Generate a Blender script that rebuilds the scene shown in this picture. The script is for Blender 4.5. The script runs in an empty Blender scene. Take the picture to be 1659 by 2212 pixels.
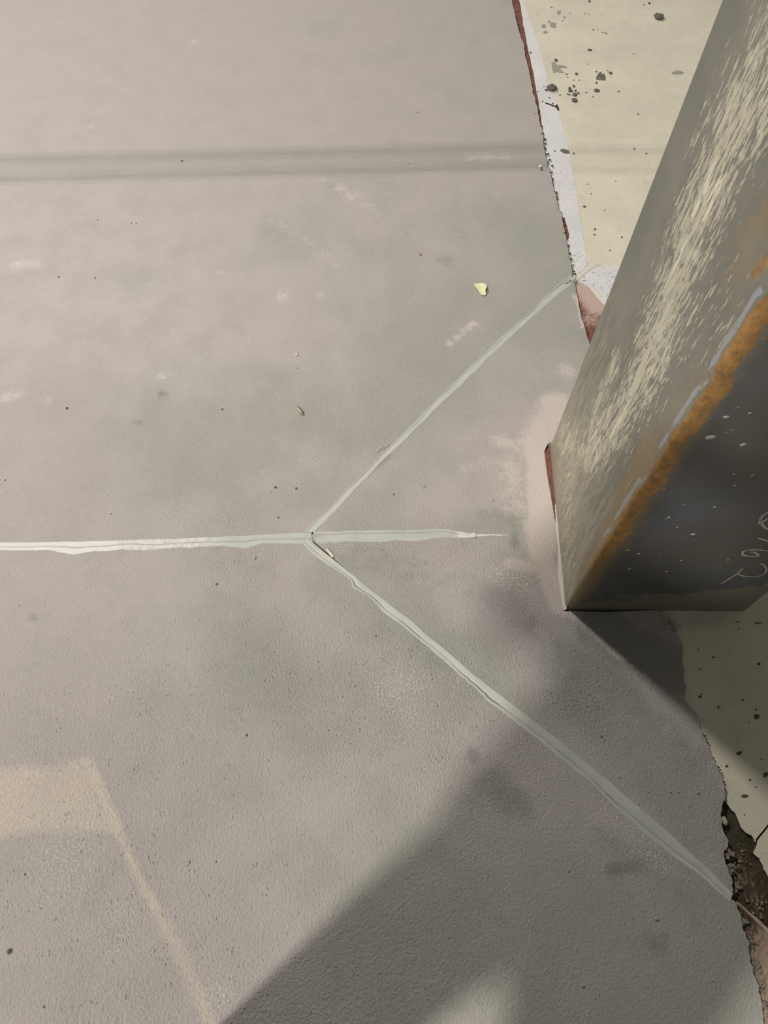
import bpy, bmesh, math, random
import numpy as np
from mathutils import Vector, Matrix
from mathutils.geometry import delaunay_2d_cdt
random.seed(7); rng = np.random.default_rng(5)
C = bpy.context.scene.collection

# ------------------------------------------------------------------ camera (1659 x 2212, steep look down at the floor)
FPX, CX, CY, CAMH = 1534.0, 829.5, 1106.0, 1.5
NADIR = (810.0, 1945.0)
_d = np.array([(NADIR[0]-CX)/FPX, -(NADIR[1]-CY)/FPX, -1.0]); _Z = -_d/np.linalg.norm(_d)
_Y = np.array([0, 1.0, 0]); _Y = _Y - _Z*np.dot(_Y, _Z); _Y /= np.linalg.norm(_Y); _X = np.cross(_Y, _Z)
cam_d = bpy.data.cameras.new('camera'); cam = bpy.data.objects.new('camera', cam_d); C.objects.link(cam)
cam_d.sensor_fit = 'HORIZONTAL'; cam_d.sensor_width = 36; cam_d.lens = FPX/1659*36; cam_d.clip_start = 0.01
cam.matrix_world = Matrix.Translation((0, 0, CAMH)) @ Matrix([list(_X), list(_Y), list(_Z)]).to_4x4()
bpy.context.scene.camera = cam

# ------------------------------------------------------------------ world, exposure, lamps
vs = bpy.context.scene.view_settings
vs.view_transform = 'Standard'; vs.look = 'None'; vs.gamma = 1; vs.use_curve_mapping = False
vs.exposure = 0.0
w = bpy.data.worlds.new('hall_ambient'); bpy.context.scene.world = w; w.use_nodes = True
w.node_tree.nodes['Background'].inputs[0].default_value = (0.97, 0.98, 0.90, 1)
w.node_tree.nodes['Background'].inputs[1].default_value = 0.135
LAMP_B = dict(loc=(-3.85, -3.90, 7.0), size=0.60, power=555, col=(1.0, 0.965, 0.925))   # main lamp, behind the viewer's left
LAMP_A = dict(loc=(-2.58, 3.90, 4.2), size=0.50, power=168, col=(1.0, 0.975, 0.955))      # second lamp, ahead on the left

# ------------------------------------------------------------------ helpers
def W(u, v, z=0.0):
    r = np.array([(u-CX)/FPX, -(v-CY)/FPX, -1.0]); a = np.array([_X@r, _Y@r, _Z@r])
    t = (z-CAMH)/a[2]; return (float(a[0]*t), float(a[1]*t))
def Wr(u, v):
    r = np.array([(u-CX)/FPX, -(v-CY)/FPX, -1.0]); return np.array([_X@r, _Y@r, _Z@r])
def lin(r, g, b):
    f = lambda c: (c/255/12.92) if c <= 10 else ((c/255+0.055)/1.055)**2.4
    return (f(r), f(g), f(b), 1)
def tag(o, label=None, cat=None, group=None, kind=None):
    for k, x in (('label', label), ('category', cat), ('group', group), ('kind', kind)):
        if x: o[k] = x
    return o
def mesh_obj(name, vs_, fs, mat=None, parent=None, smooth=False):
    me = bpy.data.meshes.new(name); me.from_pydata([tuple(map(float, p)) for p in vs_], [], [tuple(f) for f in fs]); me.update()
    if smooth: me.polygons.foreach_set('use_smooth', [True]*len(me.polygons))
    o = bpy.data.objects.new(name, me); C.objects.link(o)
    if mat: me.materials.append(mat)
    if parent: o.parent = parent
    return o
def bm_obj(name, bm, mat=None, parent=None, smooth=False):
    me = bpy.data.meshes.new(name); bm.to_mesh(me); bm.free()
    if smooth: me.polygons.foreach_set('use_smooth', [True]*len(me.polygons))
    o = bpy.data.objects.new(name, me); C.objects.link(o)
    if mat: me.materials.append(mat)
    if parent: o.parent = parent
    return o
def attr(o, name, vals):
    a = o.data.attributes.new(name, 'FLOAT', 'POINT'); a.data.foreach_set('value', np.asarray(vals, np.float32))
def seg_mask(P, strokes):
    """P (n,2); strokes: (points, radius, amount). soft capsule masks, maximum."""
    out = np.zeros(len(P))
    for pts, r, amp in strokes:
        pts = [np.array(p) for p in pts]
        if len(pts) == 1: pts = pts*2
        for a, b in zip(pts[:-1], pts[1:]):
            ab = b-a; L = max(ab@ab, 1e-9); t = np.clip(((P-a)@ab)/L, 0, 1)[:, None]
            d = np.linalg.norm(P-(a+t*ab), axis=1)
            k = np.clip(1-d/r, 0, 1); out = np.maximum(out, amp*k*k*(3-2*k))
    return out
def poly_mask(P, poly, soft):
    out = np.full(len(P), 9.0); inside = np.zeros(len(P), bool); n = len(poly)
    for i in range(n):
        a, b = np.array(poly[i]), np.array(poly[(i+1) % n]); ab = b-a
        t = np.clip(((P-a)@ab)/(ab@ab), 0, 1)[:, None]; out = np.minimum(out, np.linalg.norm(P-(a+t*ab), axis=1))
        c = (a[1] > P[:, 1]) != (b[1] > P[:, 1])
        with np.errstate(divide='ignore', invalid='ignore'):
            xx = (b[0]-a[0])*(P[:, 1]-a[1])/(b[1]-a[1])+a[0]
        inside ^= c & (P[:, 0] < xx)
    s = np.where(inside, out, -out); return np.clip(0.5+s/(2*soft), 0, 1)
def S(pix, r, amp=1.0, z=0.0): return ([W(u, v, z) for u, v in pix], r, amp)

# ------------------------------------------------------------------ shader building
class NT:
    def __init__(s, name, rough=0.7, spec=0.3, metal=0.0):
        s.m = bpy.data.materials.new(name); s.m.use_nodes = True; s.t = s.m.node_tree; s.n = s.t.nodes; s.l = s.t.links
        s.b = s.n['Principled BSDF']; s.b.inputs['Roughness'].default_value = rough; s.b.inputs['Specular IOR Level'].default_value = spec
        s.b.inputs['Metallic'].default_value = metal; s._c = None
    def put(s, sock, v):
        if isinstance(v, bpy.types.NodeSocket): s.l.new(v, sock)
        elif v is not None: sock.default_value = v
    def co(s):
        if s._c is None: s._c = s.n.new('ShaderNodeTexCoord').outputs['Object']
        return s._c
    def scaled(s, sc, rot=(0, 0, 0)):
        m = s.n.new('ShaderNodeMapping'); s.l.new(s.co(), m.inputs[0]); m.inputs['Scale'].default_value = sc; m.inputs['Rotation'].default_value = rot; return m.outputs[0]
    def noise(s, scale, detail=4, rough=0.6, vec=None, dist=0.0):
        n = s.n.new('ShaderNodeTexNoise'); s.l.new(vec or s.co(), n.inputs['Vector'])
        n.inputs['Scale'].default_value = scale; n.inputs['Detail'].default_value = detail; n.inputs['Roughness'].default_value = rough; n.inputs['Distortion'].default_value = dist
        return n.outputs[0]
    def vor(s, scale, vec=None, feat='F1'):
        n = s.n.new('ShaderNodeTexVoronoi'); n.feature = feat; s.l.new(vec or s.co(), n.inputs['Vector']); n.inputs['Scale'].default_value = scale; return n.outputs[0]
    def M(s, op, a, b=None, c=None):
        n = s.n.new('ShaderNodeMath'); n.operation = op; s.put(n.inputs[0], a)
        if b is not None: s.put(n.inputs[1], b)
        if c is not None: s.put(n.inputs[2], c)
        return n.outputs[0]
    def ss(s, v, lo, hi, a=0.0, b=1.0):
        n = s.n.new('ShaderNodeMapRange'); n.interpolation_type = 'SMOOTHSTEP'; s.put(n.inputs[0], v)
        for i, x in zip((1, 2, 3, 4), (lo, hi, a, b)): n.inputs[i].default_value = x
        return n.outputs[0]
    def A(s, name):
        n = s.n.new('ShaderNodeAttribute'); n.attribute_name = name; return n.outputs['Fac']
    def mix(s, f, a, b, mode='MIX'):
        n = s.n.new('ShaderNodeMix'); n.data_type = 'RGBA'; n.blend_type = mode
        s.put(n.inputs[0], f); s.put(n.inputs[6], a); s.put(n.inputs[7], b); return n.outputs[2]
    def bump(s, h, strength, dist, prev=None):
        n = s.n.new('ShaderNodeBump'); s.put(n.inputs['Height'], h); s.put(n.inputs['Strength'], strength); n.inputs['Distance'].default_value = dist
        if prev: s.l.new(prev, n.inputs['Normal'])
        return n.outputs[0]
    def out(s, col, rough=None, nor=None):
        s.put(s.b.inputs['Base Color'], col)
        if rough is not None: s.put(s.b.inputs['Roughness'], rough)
        if nor is not None: s.l.new(nor, s.b.inputs['Normal'])
        return s.m
def vary(nt, col, amt=0.12, scale=60):
    """col modulated by fine noise"""
    f = nt.ss(nt.noise(scale, 5, 0.65), 0.3, 0.7)
    d = tuple(c*(1-amt) for c in col[:3])+(1,); b = tuple(min(1, c*(1+amt)) for c in col[:3])+(1,)
    return nt.mix(f, d, b)
def simple(name, col, amt=0.15, scale=80, rough=0.8, bump=0.3, bscale=300, bd=0.001, spec=0.25):
    n = NT(name, rough, spec); return n.out(vary(n, col, amt, scale), None, n.bump(n.noise(bscale, 3), bump, bd))

# grey resin floor topping
def topping_material():
    n = NT('grey_resin_topping', 0.55, 0.35)
    big = n.noise(2.3, 4, 0.55); mid = n.noise(9, 5, 0.6); fine = n.noise(70, 4, 0.7); grit = n.noise(420, 2, 0.6)
    green = n.ss(n.M('ADD', n.A('green'), n.M('MULTIPLY', n.M('SUBTRACT', big, 0.5), 2.2)), 0.15, 0.85)
    col = n.mix(green, lin(184, 175, 169), lin(168, 165, 154))
    col = n.mix(n.M('MULTIPLY', n.ss(mid, 0.35, 0.7), 0.20), col, lin(148, 143, 136))
    col = n.mix(n.M('MULTIPLY', n.ss(fine, 0.45, 0.75), 0.20), col, lin(200, 192, 180))
    col = n.mix(n.M('MULTIPLY', n.ss(grit, 0.35, 0.65), 0.10), col, lin(120, 116, 108))
    gr = n.M('MULTIPLY', n.ss(n.noise(330, 3, 0.6), 0.62, 0.70), n.ss(n.noise(11, 4, 0.6), 0.42, 0.68))
    col = n.mix(n.M('MULTIPLY', gr, 0.40), col, lin(222, 214, 202))
    dg = n.M('MULTIPLY', n.ss(n.noise(300, 3, 0.6, n.scaled((1, 1, 1), (0, 0, .9))), 0.70, 0.76), n.ss(n.noise(8, 4, 0.6), 0.45, 0.7))
    col = n.mix(n.M('MULTIPLY', dg, 0.45), col, lin(98, 92, 84))
    # darker stains, and the column's shadow deepened in the colour
    dk = n.ss(n.M('ADD', n.A('dark'), n.M('MULTIPLY', n.M('SUBTRACT', n.noise(28, 5, 0.7), 0.5), 0.9)), 0.25, 0.85)
    col = n.mix(n.M('MULTIPLY', dk, 0.55), col, lin(122, 119, 112))
    # band across the floor: two soft dark lines with a paler line between them
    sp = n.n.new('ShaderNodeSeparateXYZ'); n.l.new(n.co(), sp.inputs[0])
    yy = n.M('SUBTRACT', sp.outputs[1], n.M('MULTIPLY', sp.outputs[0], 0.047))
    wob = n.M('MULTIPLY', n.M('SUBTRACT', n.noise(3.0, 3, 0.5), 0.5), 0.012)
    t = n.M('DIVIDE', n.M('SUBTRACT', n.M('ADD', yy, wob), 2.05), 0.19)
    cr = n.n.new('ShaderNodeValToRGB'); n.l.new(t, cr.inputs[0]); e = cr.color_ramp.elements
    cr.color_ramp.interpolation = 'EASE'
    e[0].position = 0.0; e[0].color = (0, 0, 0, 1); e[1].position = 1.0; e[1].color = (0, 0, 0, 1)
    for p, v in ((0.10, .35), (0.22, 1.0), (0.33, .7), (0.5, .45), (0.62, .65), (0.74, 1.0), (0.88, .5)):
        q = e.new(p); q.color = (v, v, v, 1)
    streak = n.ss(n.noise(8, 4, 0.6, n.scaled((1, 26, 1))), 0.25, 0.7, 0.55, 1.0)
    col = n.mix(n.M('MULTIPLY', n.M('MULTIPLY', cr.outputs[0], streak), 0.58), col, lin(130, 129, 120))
    # dust and scuffs
    du = n.ss(n.M('ADD', n.A('dust'), n.M('ADD', n.M('MULTIPLY', n.M('SUBTRACT', n.noise(110, 6, 0.8), 0.5), 1.3), n.M('MULTIPLY', n.M('SUBTRACT', n.noise(22, 4, 0.6), 0.5), 0.8))), 0.20, 0.85)
    col = n.mix(n.M('MULTIPLY', du, 0.85), col, lin(212, 198, 188))
    pe = n.ss(n.M('ADD', n.A('peach'), n.M('ADD', n.M('MULTIPLY', n.M('SUBTRACT', n.noise(130, 6, 0.8), 0.5), 1.3), n.M('MULTIPLY', n.M('SUBTRACT', n.noise(18, 4, 0.6), 0.5), 0.7))), 0.2, 1.05)
    col = n.mix(n.M('MULTIPLY', pe, 0.78), col, lin(214, 199, 181))
    fl = n.M('MULTIPLY', n.A('fleck'), n.ss(n.noise(240, 3, 0.6), 0.53, 0.61))
    col = n.mix(n.M('MULTIPLY', fl, 0.8), col, lin(226, 220, 204))
    rd = n.ss(n.M('ADD', n.A('red'), n.M('MULTIPLY', n.M('SUBTRACT', n.noise(60, 4, 0.7), 0.5), 0.8)), 0.3, 0.9)
    col = n.mix(n.M('MULTIPLY', rd, 0.5), col, lin(150, 110, 98))
    # relief: pimply trowel texture, stronger where 'rough'
    h = n.M('ADD', n.M('MULTIPLY', n.noise(175, 4, 0.65, n.scaled((1.1, 0.95, 1))), 1.0), n.M('MULTIPLY', n.noise(620, 2, 0.5), 0.30))
    pim = n.ss(n.vor(120, n.scaled((1.1, .8, 1))), 0.30, 0.05)
    pimg = n.M('MULTIPLY', pim, n.ss(n.noise(30, 3), 0.45, 0.65))
    h = n.M('ADD', h, n.M('MULTIPLY', pimg, 0.55))
    nor = n.bump(h, n.A('rough'), 0.0066)
    nor = n.bump(n.noise(14, 3), 0.25, 0.006, nor)
    return n.out(col, n.ss(mid, 0.3, 0.7, 0.48, 0.62), nor)

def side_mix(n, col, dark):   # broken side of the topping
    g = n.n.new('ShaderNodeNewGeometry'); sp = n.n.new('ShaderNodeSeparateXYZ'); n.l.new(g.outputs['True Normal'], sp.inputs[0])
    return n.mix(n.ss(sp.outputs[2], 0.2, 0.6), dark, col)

def concrete_material():
    n = NT('bare_cream_concrete', 0.75, 0.25)
    col = n.mix(n.ss(n.noise(3.5, 5, 0.6), 0.3, 0.7), lin(210, 203, 182), lin(224, 215, 194))
    col = n.mix(n.M('MULTIPLY', n.ss(n.noise(22, 6, 0.7), 0.5, 0.8), 0.45), col, lin(188, 182, 162))
    col = n.mix(n.M('MULTIPLY', n.ss(n.noise(260, 3, 0.6), 0.58, 0.7), 0.35), col, lin(172, 164, 146))
    col = n.mix(n.M('MULTIPLY', n.ss(n.vor(48), 0.16, 0.08), 0.28), col, lin(150, 142, 126))
    dm = n.ss(n.M('ADD', n.A('damp'), n.M('MULTIPLY', n.M('SUBTRACT', n.noise(16, 5, 0.7), 0.5), 0.9)), 0.2, 0.9)
    col = n.mix(n.M('MULTIPLY', dm, 0.7), col, lin(176, 172, 154))
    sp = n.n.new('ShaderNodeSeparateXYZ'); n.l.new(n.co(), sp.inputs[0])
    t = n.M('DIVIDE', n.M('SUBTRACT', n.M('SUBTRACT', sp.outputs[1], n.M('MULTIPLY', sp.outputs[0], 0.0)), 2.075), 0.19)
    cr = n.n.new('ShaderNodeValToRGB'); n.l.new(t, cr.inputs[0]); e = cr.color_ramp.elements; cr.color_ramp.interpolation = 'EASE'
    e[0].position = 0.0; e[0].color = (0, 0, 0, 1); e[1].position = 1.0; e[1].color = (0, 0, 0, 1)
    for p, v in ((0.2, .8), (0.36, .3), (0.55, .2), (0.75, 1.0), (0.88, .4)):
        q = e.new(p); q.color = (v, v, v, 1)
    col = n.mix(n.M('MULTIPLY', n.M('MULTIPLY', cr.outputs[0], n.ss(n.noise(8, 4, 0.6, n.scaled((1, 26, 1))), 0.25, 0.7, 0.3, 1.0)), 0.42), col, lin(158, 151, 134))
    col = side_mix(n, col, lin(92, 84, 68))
    return n.out(col, None, n.bump(n.noise(320, 3), 0.35, 0.0012, n.bump(n.noise(40, 3), 0.3, 0.003)))

def column_material():
    n = NT('painted_steel', 0.42, 0.45)
    vz = n.scaled((1, 1, 0.16)); vz2 = n.scaled((1, 1, 0.22))
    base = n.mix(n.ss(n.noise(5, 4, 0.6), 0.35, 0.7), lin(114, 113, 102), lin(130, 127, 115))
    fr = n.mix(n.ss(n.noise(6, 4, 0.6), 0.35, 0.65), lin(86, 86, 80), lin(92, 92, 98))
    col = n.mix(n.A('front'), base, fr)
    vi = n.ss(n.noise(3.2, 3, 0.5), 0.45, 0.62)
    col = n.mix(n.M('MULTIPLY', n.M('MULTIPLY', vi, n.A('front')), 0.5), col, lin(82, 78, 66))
    # grimy base tint and ochre run
    dirt = n.ss(n.M('ADD', n.A('grime'), n.M('MULTIPLY', n.M('SUBTRACT', n.noise(75, 7, 0.78, vz), 0.5), 1.8)), 0.25, 0.85)
    col = n.mix(n.M('MULTIPLY', dirt, 0.68), col, lin(178, 170, 144))
    oc = n.ss(n.M('ADD', n.A('ochre'), n.M('MULTIPLY', n.M('SUBTRACT', n.noise(38, 6, 0.75), 0.5), 1.2)), 0.3, 0.95)
    col = n.mix(n.M('MULTIPLY', oc, 0.7), col, lin(150, 122, 72))
    # violet-grey worn areas between the flecks
    col = n.mix(n.M('MULTIPLY', n.M('MULTIPLY', n.A('fleck'), n.ss(n.noise(22, 4, 0.6, vz2), 0.45, 0.6)), 0.5), col, lin(132, 120, 116))
    # long cream plaster runs and fine drips
    f1 = n.M('ADD', n.M('MULTIPLY', n.A('fleck'), 0.168), n.noise(58, 8, 0.78, n.scaled((1, 1, 0.22)), 0.25))
    f1 = n.M('ADD', f1, n.M('MULTIPLY', n.M('SUBTRACT', n.noise(13, 4, 0.6, n.scaled((1, 1, 0.35))), 0.5), 0.45))
    f2 = n.M('ADD', n.M('MULTIPLY', n.A('fleck'), 0.20), n.noise(170, 4, 0.65, vz2))
    f3 = n.M('ADD', n.M('MULTIPLY', n.A('fleck'), 0.16), n.noise(105, 6, 0.75, vz, 0.2))
    m = n.M('MAXIMUM', n.M('MAXIMUM', n.ss(f1, 0.715, 0.765), n.M('MULTIPLY', n.ss(f3, 0.64, 0.70), 0.7)), n.M('MULTIPLY', n.ss(f2, 0.66, 0.72), 0.55))
    m = n.M('MULTIPLY', m, n.ss(n.A('fleck'), 0.02, 0.3))
    col = n.mix(m, col, lin(218, 212, 184))
    # rust on the corner
    ru = n.M('ADD', n.A('rust'), n.M('MULTIPLY', n.M('SUBTRACT', n.noise(55, 6, 0.75), 0.5), 0.55))
    rc = n.mix(n.ss(n.noise(45, 6, 0.75), 0.35, 0.65), lin(176, 130, 70), lin(134, 100, 58))
    rc = n.mix(n.ss(n.noise(240, 3, 0.7), 0.62, 0.72), rc, lin(90, 60, 34))
    col = n.mix(n.M('MULTIPLY', n.ss(ru, 0.30, 0.75), 0.92), col, rc)
    st = n.ss(n.M('ADD', n.A('stripe'), n.M('MULTIPLY', n.M('SUBTRACT', n.noise(40, 5, 0.7), 0.5), 0.5)), 0.45, 0.55)
    col = n.mix(st, col, lin(150, 152, 152))
    # grout smear near the foot of the front
    sm = n.ss(n.M('ADD', n.A('smear'), n.M('MULTIPLY', n.M('SUBTRACT', n.noise(22, 8, 0.75, n.scaled((0.6, 0.6, 1.5)), 0.6), 0.5), 2.2)), 0.42, 0.66)
    col = n.mix(n.M('MULTIPLY', sm, 0.85), col, lin(126, 124, 108))
    pit = n.M('MULTIPLY', n.ss(n.noise(150, 4, 0.7), 0.70, 0.74), n.A('smear'))
    col = n.mix(pit, col, lin(40, 38, 32))
    # splashes on the front
    spk = n.ss(n.M('ADD', n.vor(34, n.scaled((1, 1, 1.6))), n.M('MULTIPLY', n.noise(14, 2), 0.10)), 0.145, 0.115)
    col = n.mix(n.M('MULTIPLY', n.M('MULTIPLY', spk, n.A('front')), 0.55), col, lin(170, 168, 156))
    nor = n.bump(m, 0.5, 0.0012); nor = n.bump(n.noise(90, 4, 0.7), n.M('ADD', 0.08, n.M('MULTIPLY', n.ss(ru, 0.4, 0.6), 0.7)), 0.002, nor)
    return n.out(col, n.M('ADD', n.M('MULTIPLY', n.ss(ru, 0.4, 0.6), 0.4), 0.40), nor)

def sealant_material():
    n = NT('grey_joint_sealant', 0.5, 0.4)
    col = n.mix(n.ss(n.noise(14, 4), 0.3, 0.7), lin(184, 185, 172), lin(196, 195, 184))
    wh = n.ss(n.M('ADD', n.A('white'), n.M('MULTIPLY', n.M('SUBTRACT', n.noise(70, 5, 0.75), 0.5), 1.2)), 0.35, 0.7)
    col = n.mix(wh, col, lin(222, 219, 210))
    col = n.mix(n.M('MULTIPLY', n.ss(n.noise(180, 4, 0.7), 0.62, 0.7), n.M('ADD', n.M('MULTIPLY', n.A('white'), 0.6), 0.12)), col, lin(140, 134, 124))
    col = n.mix(n.A('crack'), col, lin(150, 149, 138))
    return n.out(col, None, n.bump(n.noise(130, 4, 0.7), n.M('ADD', 0.25, n.M('MULTIPLY', n.A('white'), 0.5)), 0.0018))

MAT = {}
MAT['top'] = topping_material(); MAT['cream'] = concrete_material(); MAT['col'] = column_material(); MAT['seal'] = sealant_material()
MAT['white'] = None
def white_material():
    n = NT('white_primer_strip', 0.7, 0.3)
    col = n.mix(n.ss(n.noise(5, 4), 0.3, 0.7), lin(226, 222, 218), lin(214, 210, 209))
    sp = n.M('MULTIPLY', n.ss(n.noise(170, 4, 0.7), 0.57, 0.64), n.A('speck'))
    col = n.mix(n.M('MULTIPLY', sp, 0.8), col, lin(104, 98, 96))
    return n.out(col, None, n.bump(n.noise(260, 3), 0.35, 0.001))
MAT['white'] = white_material()
def red_material():
    n = NT('red_brown_membrane', 0.85, 0.15)
    col = n.mix(n.ss(n.noise(60, 5, 0.7), 0.35, 0.7), lin(112, 74, 64), lin(140, 96, 84))
    pale = n.ss(n.M('ADD', n.A('pale'), n.M('MULTIPLY', n.M('SUBTRACT', n.noise(110, 5, 0.75), 0.5), 1.0)), 0.3, 0.9)
    col = n.mix(pale, col, lin(196, 172, 160))
    return n.out(col, None, n.bump(n.noise(300, 4), 0.8, 0.002))
MAT['red'] = red_material()
def earth_material():
    n = NT('damp_brown_bedding', 0.9, 0.15)
    col = n.mix(n.ss(n.noise(14, 5, 0.65), 0.35, 0.65), lin(92, 82, 64), lin(76, 68, 52))
    pk = n.ss(n.M('ADD', n.A('pale'), n.M('MULTIPLY', n.M('SUBTRACT', n.noise(95, 5, 0.75, n.scaled((1.6, .6, 1), (0, 0, -.3))), 0.5), 1.6)), 0.35, 0.8)
    col = n.mix(pk, col, lin(168, 146, 128))
    return n.out(col, None, n.bump(n.noise(120, 5, 0.7), 0.9, 0.006))
MAT['earth'] = earth_material()
MAT['crumb'] = simple('dark_grit', lin(112, 108, 96), 0.4, 150, 0.9, 0.8, 500, 0.001)
MAT['pale'] = simple('pale_stone', lin(186, 182, 168), 0.2, 150, 0.8, 0.5, 400, 0.001)
MAT['chip'] = simple('white_chip', lin(236, 234, 226), 0.1, 200, 0.6, 0.4, 400, 0.001)
MAT['smear'] = simple('mortar_smear', lin(160, 155, 140), 0.10, 300, 0.8, 0.4, 400, 0.001)
MAT['smear_dark'] = simple('dark_spot', lin(96, 90, 72), 0.2, 200, 0.8, 0.4, 400, 0.001)
MAT['chalk'] = simple('chalk_line', lin(170, 168, 156), 0.25, 400, 0.9, 0.4, 500, 0.0005)
MAT['splash'] = simple('cream_splash', lin(222, 210, 170), 0.1, 200, 0.6, 0.3, 400, 0.0005)
MAT['leaf'] = simple('pale_dry_leaf', lin(222, 222, 176), 0.10, 60, 0.6, 0.3, 200, 0.001)
MAT['husk'] = simple('seed_husk', lin(178, 172, 152), 0.5, 260, 0.5, 0.6, 300, 0.001)
MAT['iron'] = simple('dark_wire', lin(58, 46, 42), 0.2, 200, 0.6, 0.4, 400, 0.001)
MAT['caulk'] = simple('pale_caulk', lin(214, 208, 194), 0.08, 120, 0.6, 0.5, 160, 0.0015)

# ------------------------------------------------------------------ slabs
def jag(pts, step, amp, seed=1, closed=False):
    """resample a polyline at about step metres and jitter it sideways with layered noise"""
    r = np.random.default_rng(seed); out = []
    segs = list(zip(pts[:-1], pts[1:])) + ([(pts[-1], pts[0])] if closed else [])
    P = []
    for a, b in segs:
        a, b = np.array(a), np.array(b); n = max(1, int(np.linalg.norm(b-a)/step))
        for i in range(n): P.append(a+(b-a)*i/n)
    if not closed: P.append(np.array(pts[-1]))
    P = np.array(P); n = len(P)
    def nz(k):
        m = max(3, n//k+2); v = r.normal(0, 1, m); return np.interp(np.linspace(0, m-1, n), range(m), v)
    off = nz(1)*0.35+nz(3)*0.6+nz(8)*0.6
    T = np.gradient(P, axis=0); T /= np.linalg.norm(T, axis=1)[:, None]+1e-9
    N = np.stack([-T[:, 1], T[:, 0]], 1); fade = np.ones(n)
    if not closed: fade[0] = fade[-1] = 0
    return [tuple(p) for p in P+N*(off*fade*amp)[:, None]]

def slab(name, outline, ztop, zbot, mat, parent, dens, drop=0.0005, seed=3, attrs=None, relief=0.0004):
    """solid slab with a free outline: inner points from a graded grid, chipped upper edge, skirt and underside"""
    out = [tuple(p) for p in outline]; n = len(out); A_ = np.array(out)
    r = np.random.default_rng(seed)
    x0, y0 = A_.min(0); x1, y1 = A_.max(0); pts = []
    for (ax, ay, bx, by, st) in dens:
        ax, ay, bx, by = max(ax, x0), max(ay, y0), min(bx, x1), min(by, y1)
        if bx <= ax or by <= ay: continue
        gx, gy = np.meshgrid(np.arange(ax+st/2, bx, st), np.arange(ay+st/2, by, st))
        g = np.stack([gx.ravel(), gy.ravel()], 1)+r.uniform(-.22, .22, (gx.size, 2))*st
        m = poly_mask(g, out, 1e-6) > 0.5
        g = g[m]
        if len(g):
            # keep clear of the border
            sm = poly_mask(g, out, st*0.9); g = g[sm > 0.72]
        pts.append(g)
    inner = np.concatenate(pts) if pts else np.zeros((0, 2))
    coords = [Vector(p) for p in out]+[Vector(p) for p in inner]
    res = delaunay_2d_cdt(coords, [(i, (i+1) % n) for i in range(n)], [], 1, 1e-6)
    V2, F, orig = res[0], res[2], res[3]
    V2 = np.array([tuple(v) for v in V2]); N = len(V2)
    edge = {}
    for f in F:
        for i in range(len(f)):
            a, b = f[i], f[(i+1) % len(f)]
            if (b, a) in edge: del edge[(b, a)]
            else: edge[(a, b)] = 1
    bset = sorted({a for a, b in edge}|{b for a, b in edge})
    z = np.full(N, ztop)+relief*(np.sin(V2[:, 0]*23)*np.cos(V2[:, 1]*19))
    z[bset] -= drop*r.uniform(0.6, 1.6, len(bset))
    verts = [(x, y, zz) for (x, y), zz in zip(V2, z)]; faces = [tuple(f) for f in F]
    low, up = {}, {}
    for b in bset:
        up[b] = len(verts); verts.append((V2[b][0], V2[b][1], z[b])); low[b] = len(verts); verts.append((V2[b][0]+r.normal(0, .0003), V2[b][1]+r.normal(0, .0003), zbot))
    for a, b in edge: faces.append((up[b], up[a], low[a], low[b]))
    o = mesh_obj(name, verts, faces, mat, parent)
    nt = len(F); sm = [True]*nt+[False]*(len(faces)-nt); o.data.polygons.foreach_set('use_smooth', sm)
    P = np.array([(v[0], v[1]) for v in verts])
    for k, fn in (attrs or {}).items(): attr(o, k, fn(P))
    return o

# traced joint lines (floor metres)
J_L, J_C = W(0, 1181), W(667, 1161); J_FAR = (J_L[0]-2.2, J_L[1]-0.06)
D1_E = W(1240, 604); D2_E = W(1580, 1940)
COL_C = np.array(W(1221, 1316, -0.02)); COL_B = np.array(W(1187, 958, -0.02))
COL_C = np.array(W(1221, 1316)); COL_B = np.array(W(1188, 958)); COL_R = np.array(W(1618, 1317))
COL_K = COL_B+(COL_R-COL_C)
edge_up = jag([D1_E, W(1232, 560), W(1222, 510), W(1207, 440), W(1185, 362), W(1175, 310), W(1161, 235), W(1145, 160), W(1127, 85), W(1110, 20), W(1105, 0), (0.535, 3.3), (0.53, 5.0)], 0.010, 0.0022, 11)
edge_mid = jag([D1_E, W(1250, 655), W(1257, 690), W(1268, 722), (0.605, 1.25), (0.615, 1.05)], 0.008, 0.002, 12)
brk = [(1419, 1321), (1443, 1339), (1463, 1365), (1478, 1395), (1478, 1457), (1481, 1512), (1505, 1541), (1522, 1589), (1531, 1615), (1542, 1640), (1560, 1677), (1566, 1710), (1560, 1736), (1557, 1762), (1560, 1787), (1575, 1817), (1564, 1839), (1579, 1897), (1586, 1934)]
edge_low = jag([W(*p) for p in brk], 0.004, 0.0022, 13)
edge_bot = jag([W(*p) for p in [(1586, 1945), (1597, 1971), (1609, 2015), (1620, 2054), (1626, 2098), (1640, 2126), (1643, 2167), (1651, 2212)]]+[(0.69, -0.5), (0.70, -4.2)], 0.005, 0.0028, 14)

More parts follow.
